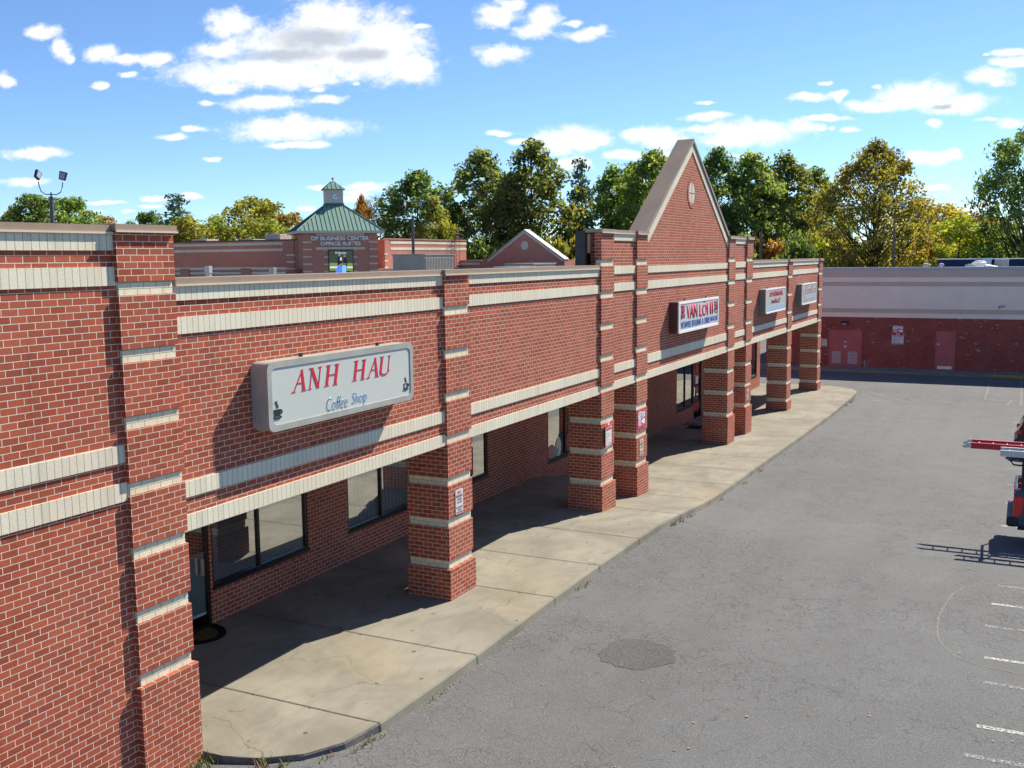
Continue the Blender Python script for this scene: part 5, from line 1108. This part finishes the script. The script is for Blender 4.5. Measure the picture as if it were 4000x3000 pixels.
# ------------------------------------------------------------------ trees
def crown_r(t, kind):
    if kind == 'pine': return max(.05, (1 - t) ** .75) * (0.85 + .25 * math.sin(t * 38))
    if kind in ('tall', 'open'): return (math.sin(PI * min(1, max(0, (t * .93 + .10)))) ** .55) * (1.0 if t < .75 else 1.0 - (t - .75) * 1.5)
    if kind == 'willow': return math.sin(PI * min(1, t * .85 + .13)) ** .6
    return math.sin(PI * min(1, max(.001, t * .90 + .08))) ** .55
def make_tree(kind, H, W, zc0, ncl, per, rc, ls, seed, trunk_r=.28):
    rnd = random.Random(seed); lf = MB(); tk = MB(); lv = []; lfc = []
    cl = []
    for i in range(ncl):
        for _ in range(20):
            t = rnd.random() ** .85; r = crown_r(t, kind) * W / 2 * (rnd.random() ** .38)
            a = rnd.uniform(0, 2 * PI); z = zc0 + (H - zc0 - rc * .5) * t
            lump = mnoise.noise(Vector((math.cos(a) * 1.3 + seed, math.sin(a) * 1.3, z * .22)))
            r *= 1 + .42 * lump
            p = Vector((r * math.cos(a), r * math.sin(a), z))
            if all((p - c[0]).length > rc * .62 for c in cl[-30:]): break
        cl.append((p, rc * rnd.uniform(.62, 1.18)))
    # trunk and limbs
    lean = Vector((rnd.uniform(-.03, .03), rnd.uniform(-.03, .03), 1)); zt = H * .86
    tp = [Vector((lean.x * z + .12 * math.sin(z * .7 + seed), lean.y * z, z)) for z in [zt * k / 7 for k in range(8)]]
    tk.tube(tp, [trunk_r * (1 - .88 * k / 7) for k in range(8)], 7)
    for k, (c, r) in enumerate(cl):
        if kind in ('bush',) or rnd.random() > (.9 if kind in ('bare', 'tall') else .5): continue
        zb = max(zc0 * .7, c.z - math.hypot(c.x, c.y) * rnd.uniform(.7, 1.2) - .5); zb = min(zb, zt * .97)
        f_ = zb / zt * 7; i = min(6, int(f_)); b = tp[i].lerp(tp[i + 1], f_ - i)
        m1 = b.lerp(c, .45) + Vector((rnd.uniform(-.3, .3), rnd.uniform(-.3, .3), -.25 + rnd.uniform(-.2, .3)))
        r0 = max(.03, trunk_r * (1 - .85 * zb / zt) * .42)
        tk.tube([b, m1, c], [r0, r0 * .6, .018], 5, cap=False)
        if kind in ('bare',):
            for _ in range(7):
                e = c + Vector((rnd.gauss(0, 1), rnd.gauss(0, 1), rnd.uniform(.1, 1.5))) * r * .7
                tk.tube([m1.lerp(c, rnd.random()), e], [.025, .01], 3, cap=False)
    for c, r in cl:
        n = int(per * rnd.uniform(.6, 1.3) * (r / rc))
        for _ in range(n):
            d = Vector((rnd.gauss(0, 1), rnd.gauss(0, 1), rnd.gauss(0, 1))).normalized() * (rnd.random() ** .42) * r
            d.z *= .78 if kind != 'pine' else .42
            if kind == 'willow': d.z *= 1.4; d.x *= .8; d.y *= .8
            p = c + d; s = ls * rnd.uniform(.55, 1.35)
            n_ = (d.normalized() * .9 + Vector((rnd.gauss(0, .6), rnd.gauss(0, .6), rnd.gauss(.25, .6)))).normalized()
            a = n_.cross(Vector((rnd.uniform(-1, 1), rnd.uniform(-1, 1), rnd.uniform(-.3, 1)))).normalized(); b = n_.cross(a)
            k0 = len(lv); q0 = p - a * s * .5; 
            lv += [p - a * s * .55, p - b * s * .33 + n_ * s * .1, p + a * s * rnd.uniform(.4, .7), p + b * s * .35 - n_ * s * .08]
            lfc.append((k0, k0 + 1, k0 + 2, k0 + 3))
    me = bpy.data.meshes.new('crown'); me.from_pydata([tuple(v) for v in lv], [], lfc); me.materials.append(LEAF['green'])
    return me, tk, H, W
PROTO = {}
def proto(key, *a, **k): PROTO.setdefault(key, []).append(make_tree(*a, **k))
for s in (11, 12, 13): proto('tall', 'tall', 20, 9.6, 2.2, 165, 72, 1.20, .42, s, trunk_r=.26)
for s in (21, 22): proto('oak', 'oak', 15.5, 6.6, 4, 85, 100, 1.1, .38, s)
for s in (31, 32): proto('round', 'round', 14, 4.6, 6, 48, 75, .95, .34, s)
proto('maple', 'maple', 16, 9.4, 6, 120, 75, 1.1, .38, 41)
for s in (51, 52): proto('willow', 'willow', 12, 4.6, 4, 52, 95, .85, .26, s, trunk_r=.14)
proto('pine', 'pine', 16, 5.6, 4.5, 85, 62, .95, .30, 61)
proto('open', 'open', 17, 11, 3.2, 210, 95, 1.05, .29, 71, trunk_r=.42)
proto('bigoak', 'oak', 18, 13, 4, 190, 95, 1.25, .32, 23, trunk_r=.4)
proto('bare', 'bare', 15.4, 4.4, 5, 55, 8, .8, .26, 81, trunk_r=.13)
for s in (91, 92): proto('bush', 'bush', 4.8, 3.6, .4, 40, 70, .8, .30, s, trunk_r=.08)
TRUNKS = {}
def plant(key, idx, x, y, ztop, W, leaf, label, name, cat, group, base=-1.2, rz=0.0, wmul=1.0):
    me, tk, H0, W0 = PROTO[key][idx % len(PROTO[key])]
    t = thing(name, label, cat, (x, y, base), rz, group)
    sz = (ztop) / H0; sxy = W * wmul / W0; t.scale = (sxy, sxy, sz)
    tkey = (key, idx % len(PROTO[key]))
    if tkey not in TRUNKS: 
        TRUNKS[tkey] = tk.build('trunk', 'bark' if key != 'bare' else 'twig', t)
    else:
        c = TRUNKS[tkey].copy(); col.objects.link(c); c.parent = t; 
    c = bpy.data.objects.new('crown', me); col.objects.link(c); c.parent = t
    c.material_slots[0].link = 'OBJECT'; c.material_slots[0].material = LEAF[leaf]
TREES=[
(91.1,121.8,13.4,2.6,'round','orange','small orange tree at the far left edge, showing just above the tall brick wall'),
(88.2,115.2,14.7,3.0,'round','gold','small golden yellow tree on the far left, between the orange tree and the dark oak'),
(79.2,99.4,15.6,6.4,'oak','dark','broad dark green oak whose crown touches the left side of the rooftop floodlight pole'),
(88.7,104.5,15.8,5.9,'oak','green','mid green rounded tree just right of the tall floodlight pole on the left'),
(97.1,110.4,14.2,4.1,'round','lime','low light green tree to the right of the floodlight pole, left of the reddish one'),
(106.6,118.0,14.5,4.0,'round','rust','low reddish brown tree ending at the dark notch of the tall left coping'),
(124.8,132.5,14.7,2.7,'round','dark','tiny dark tree top just above the nearest brick pilaster'),
(96.0,97.8,14.0,4.1,'oak','dark','dark green rounded tree above the right end of the nearest pilaster'),
(84.3,81.2,15.3,5.4,'pine','pine','blue-green pine standing behind the left wing of the office building'),
(105.6,87.5,16.1,9.6,'maple','ygreen','large yellow-green maple left of the green tower roof'),
(81.8,80.9,11.3,3.9,'willow','lgreen2','leafy light green tree at the left end of the row over the office wing'),
(82.5,77.3,12.1,4.5,'willow','ygreen','yellow-green tree in front of the pine over the office wing'),
(87.5,77.8,12.1,4.7,'willow','lime','lime green tree below the left shoulder of the large maple'),
(88.0,74.3,12.0,4.6,'willow','ygreen2','feathery yellow-green tree right below the large maple'),
(88.4,70.7,11.6,4.6,'willow','lime','lime green tree below the right shoulder of the large maple'),
(94.5,72.7,13.2,4.2,'round','rust2','brownish orange tree between the large maple and the green tower roof'),
(102.0,76.1,12.0,2.7,'round','rust','low rusty tree just left of the tower eave'),
(96.5,63.2,15.4,3.8,'open','orange','thin orange-leaved tree rising right of the clock turret'),
(99.5,62.5,15.4,4.2,'bare','bark','slender nearly bare tree right of the orange one, pale twigs against the sky'),
(103.8,63.2,14.7,3.0,'bare','bark','second nearly bare tree, tucked against the dark trees behind the lamp pole'),
(100.3,57.5,18.4,6.8,'tall','dark','dark green tree directly behind the lamp pole on the roof'),
(97.9,53.8,14.7,3.7,'tall','ygreen2','yellow-green tree on the right of the lamp pole, in front of the dark green one'),
(112.6,60.2,16.8,3.5,'pine','dark','narrow dark evergreen between the lamp pole tree and the tall oaks'),
(107.8,52.5,21.4,6.6,'tall','dark2','tall dark oak left of the olive and orange one, full of gaps'),
(103.9,47.0,17.4,4.4,'tall','olive','shorter olive tree between the two tallest oaks'),
(107.1,44.9,21.8,7.2,'tall','oliveor','tallest oak with olive and orange leaves, straight above the small far gable'),
(111.2,40.5,19.5,4.4,'pine','pine','bluish pine between the olive oak and the big brick gable'),
(118.4,38.9,19.2,5.6,'tall','green','mid green tree right of the bluish pine, above the dark parapet side'),
(123.0,37.9,20.0,5.2,'tall','olive','olive tree two to the left of the big brick gable slope'),
(116.3,32.8,20.9,6.5,'tall','green2','tall green tree whose right side is cut by the slope of the big brick gable'),
(123.1,31.2,19.7,5.1,'tall','dark','dark tree hidden mostly behind the big brick gable'),
(114.7,24.3,20.4,6.0,'tall','dark','dark green tree rising right beside the right slope of the big brick gable'),
(117.7,20.6,20.1,6.3,'tall','green2','green tree second to the right of the big brick gable'),
(122.5,17.8,19.9,6.5,'tall','olive','olive green tree third to the right of the big brick gable'),
(131.1,15.4,18.8,5.8,'tall','lgreen2','lighter green tree just left of the big golden oak'),
(98.5,4.0,18.6,10.4,'open','goldoak','big spreading golden oak with a visible dark trunk above the far building'),
(128.9,1.1,14.3,6.1,'round','gold','golden tree behind the right side of the big golden oak'),
(120.7,2.6,10.8,4.5,'round','ygreen','yellow-green tree at the foot of the wooden pole above the far building'),
(215.8,5.3,15.4,8.8,'round','rust2','distant brownish tree on the skyline right of the golden oak'),
(226.1,1.3,15.2,8.0,'round','olive','distant olive tree on the skyline, left of the reddish distant one'),
(219.2,-3.0,15.2,7.7,'round','rust','distant reddish tree on the skyline beside the dark tree at the right edge'),
(103.1,-3.3,10.6,4.6,'willow','lime2','bright lime green tree with a thin trunk over the far roof'),
(101.3,-9.4,19.0,8.8,'oak','dark','large dark green tree cut by the right edge of the photo'),
(107.3,-7.1,10.0,5.0,'round','green','green tree under the left side of the large dark tree at the right edge'),
(111.0,-0.7,9.9,4.2,'round','orange','orange tree behind the wooden pole, above the left end of the dark roof parapet'),
]
BUSHES=[
(90.0,55.1,10.0,3.5,'green'),
(91.2,53.2,9.6,3.5,'ygreen'),
(92.6,51.0,10.3,3.5,'dark'),
(96.7,49.9,9.9,3.6,'green'),
(95.2,46.4,10.5,3.5,'dark'),
(101.6,47.1,9.9,3.4,'lime'),
(102.6,45.1,10.3,3.4,'dark'),
(100.9,41.7,10.7,3.6,'green'),
(101.9,39.5,10.5,3.9,'ygreen'),
(105.5,38.7,10.2,3.7,'gold'),
(100.9,34.2,10.5,3.5,'green'),
(107.4,33.9,10.2,3.4,'dark'),
(105.7,19.3,10.6,3.5,'dark'),
(112.1,18.5,10.1,3.3,'rust2'),
(112.6,16.3,9.9,3.3,'orange'),
(107.1,13.2,10.2,3.4,'dark'),
(110.4,11.8,10.8,3.8,'ygreen'),
(113.7,10.1,10.2,3.8,'lime'),
(111.1,7.2,9.2,3.7,'ygreen'),
(114.5,5.0,9.0,3.5,'ygreen'),
(114.7,2.5,8.6,3.2,'gold'),
(112.2,-4.9,9.0,3.3,'lime'),
(115.3,-9.0,9.8,4.2,'green'),
]

for i, (x, y, zt, W, key, leaf, lab) in enumerate(TREES):
    nm = {'pine': 'pine_tree', 'oak': 'oak_tree', 'open': 'oak_tree', 'maple': 'maple_tree', 'bare': 'bare_tree'}.get(key, 'leafy_tree')
    key = 'bigoak' if (key == 'oak' and W > 8) else key
    plant(key, i, x, y, zt + {'willow': .9, 'pine': .5, 'maple': .6, 'oak': .6, 'round': .6}.get(key, .3), W, leaf, lab, nm, 'tree', 'autumn trees behind the buildings', rz=i * 1.37, wmul={'tall': 1.75, 'open': 1.12, 'pine': 1.5, 'oak': 1.3, 'willow': 1.6, 'maple': 1.25}.get(key, 1.3))
BL = ['beside the office access ladder', 'behind the roof lamp pole base', 'between the lamp pole and the tall dark oak', 'under the narrow evergreen', 'under the tall dark oak', 'just left of the small far gable', 'behind the left slope of the small far gable', 'behind the peak of the small far gable', 'right of the small far gable peak', 'above the right foot of the small far gable', 'left of the dark parapet side of the arcade', 'directly behind the dark parapet side of the arcade',
      'first one right of the big brick gable foot', 'second one right of the big gable foot, brownish', 'orange one among the trees right of the big gable', 'dark one in front of the plain grey pole', 'left of the golden oak trunk', 'lime one close left of the golden oak trunk', 'just left of the golden oak trunk base', 'just right of the golden oak trunk base', 'golden one under the wooden floodlight pole', 'lime one behind the navy roof parapet', 'at the right edge under the large dark tree']
for i, (x, y, zt, W, leaf) in enumerate(BUSHES):
    plant('bush', i, x, y, zt * 1.0, W, leaf, 'shrubby undergrowth tree ' + BL[i], 'shrub', 'shrub', 'undergrowth shrubs behind the buildings', rz=i * 2.1, wmul=1.35)
# far woods: one leafy mass along the skyline
rnd = random.Random(4); fv = []; ff = []
for i in range(520):
    az = math.radians(rnd.uniform(-6, 55)); dist = rnd.uniform(190, 330) if az > .15 else rnd.uniform(220, 340)
    cx, cy = -8.7 + dist * math.cos(az), -9.6 + dist * math.sin(az); top = rnd.uniform(6.5, 10.5) + (2.0 if az < .15 else 0) + (.8 if az > .6 else 0)
    for _ in range(150):
        d = Vector((rnd.gauss(0, 1), rnd.gauss(0, 1), rnd.gauss(0, 1))).normalized() * rnd.random() ** .4
        p = Vector((cx, cy, top * .55 - 1)) + Vector((d.x * 4, d.y * 4, d.z * top * .55)); s = rnd.uniform(.5, 1.1)
        a = Vector((rnd.gauss(0, 1), rnd.gauss(0, 1), rnd.gauss(0, 1))).normalized(); b = a.cross(Vector((rnd.gauss(0, 1), rnd.gauss(0, 1), rnd.gauss(0, 1)))).normalized()
        k = len(fv); fv += [p - a * s * .5, p - b * s * .4, p + a * s * .5, p + b * s * .4]; ff.append((k, k + 1, k + 2, k + 3))
me = bpy.data.meshes.new('distant_woods'); me.from_pydata([tuple(v) for v in fv], [], ff)
LEAF['far'] = leaf_mat('distant_leaves', (0.06, 0.075, 0.035), (0.13, 0.13, 0.045), (0.24, 0.18, 0.06)); me.materials.append(LEAF['far'])
o_ = bpy.data.objects.new('distant_woods', me); col.objects.link(o_); o_['kind'] = 'stuff'; o_['label'] = 'mixed autumn woods along the skyline behind the separate trees'; o_['category'] = 'woods'

# ------------------------------------------------------------------ weeds and leaf litter along the curb
rnd = random.Random(9); wv_l = []; wf = []; wm_i = []
def blade(p, h, a, w_, m_):
    k = len(wv_l); dx_, dy_ = math.cos(a), math.sin(a)
    wv_l.extend([(p[0] - dy_ * w_, p[1] + dx_ * w_, p[2]), (p[0] + dy_ * w_, p[1] - dx_ * w_, p[2]), (p[0] + dx_ * h * .6, p[1] + dy_ * h * .6, p[2] + h)]); wf.append((k, k + 1, k + 2)); wm_i.append(m_)
spots = [(.85, -.22, 60, .10), (.95, -.35, 40, .08), (1.15, -1.0, 45, .10), (1.35, -1.25, 35, .08), (1.75, -1.62, 22, .06), (2.2, -1.82, 26, .07), (2.5, -1.86, 16, .06), (4.1, -1.9, 14, .06), (9.9, -1.87, 20, .06), (10.2, -1.88, 12, .05), (15.6, -2.0, 24, .08), (16.1, -2.02, 20, .08), (16.8, -2.05, 18, .06), (19.5, -2.15, 14, .05), (22.0, -2.16, 14, .05), (24.2, -2.18, 20, .07), (27.5, -2.2, 10, .05), (42.0, -2.2, 20, .08), (43.2, -2.2, 26, .09), (44.0, -2.2, 16, .08)]
for x, y, n, h in spots:
    for _ in range(n):
        px, py = x + rnd.gauss(0, .14), y + rnd.gauss(0, .035); blade((px, py, gz(px, py)), h * 1.3 * rnd.uniform(.5, 1.3), rnd.uniform(0, 2 * PI), .008, 0 if rnd.random() < .72 else 1)
me = bpy.data.meshes.new('weeds'); me.from_pydata(wv_l, [], wf)
MAT['weed'] = plain('weed_green', (.22, .27, .07), .8, 0, .2, .3, 9); MAT['weed_dry'] = plain('weed_rust', (.34, .15, .07), .8, 0, .2, .3, 9)
me.materials.append(MAT['weed']); me.materials.append(MAT['weed_dry'])
for p, m_ in zip(me.polygons, wm_i): p.material_index = m_
o_ = bpy.data.objects.new('weeds', me); col.objects.link(o_); o_['kind'] = 'stuff'; o_['label'] = 'tufts of green and reddish weeds along the foot of the curb'; o_['category'] = 'weeds'
lv2 = []; lf2 = []
for i in range(330):
    if i < 210: x = rnd.choice([rnd.uniform(2.6, 7), rnd.uniform(2.6, 30)]); y = ycurb(x) - .05 - abs(rnd.gauss(0, .05)); s = .018
    else: x = rnd.uniform(2, 45); y = rnd.uniform(-10.5, -2.3); s = .03
    z = ga(x) + .008; a = rnd.uniform(0, PI); k = len(lv2); c_, s_n = math.cos(a) * s * rnd.uniform(.6, 1.4), math.sin(a) * s
    lv2 += [(x - c_, y - s_n, z), (x + s_n * .6, y - c_ * .6, z + .006), (x + c_, y + s_n, z + .01), (x - s_n * .6, y + c_ * .6, z + .003)]; lf2.append((k, k + 1, k + 2, k + 3))
me = bpy.data.meshes.new('fallen_leaves'); me.from_pydata(lv2, [], lf2); MAT['litter'] = plain('fallen_leaf', (.30, .20, .12), .8, 0, .2, .5, 1.7); me.materials.append(MAT['litter'])
o_ = bpy.data.objects.new('fallen_leaves', me); col.objects.link(o_); o_['kind'] = 'stuff'; o_['label'] = 'scattered fallen leaves on the asphalt and along the curb'; o_['category'] = 'leaves'

scn.render.engine = 'CYCLES'
scn.cycles.max_bounces = 6; scn.cycles.diffuse_bounces = 3; scn.cycles.glossy_bounces = 3; scn.cycles.transparent_max_bounces = 8
scn.cycles.caustics_reflective = False; scn.cycles.caustics_refractive = False
scn.render.resolution_x = 1024; scn.render.resolution_y = 768
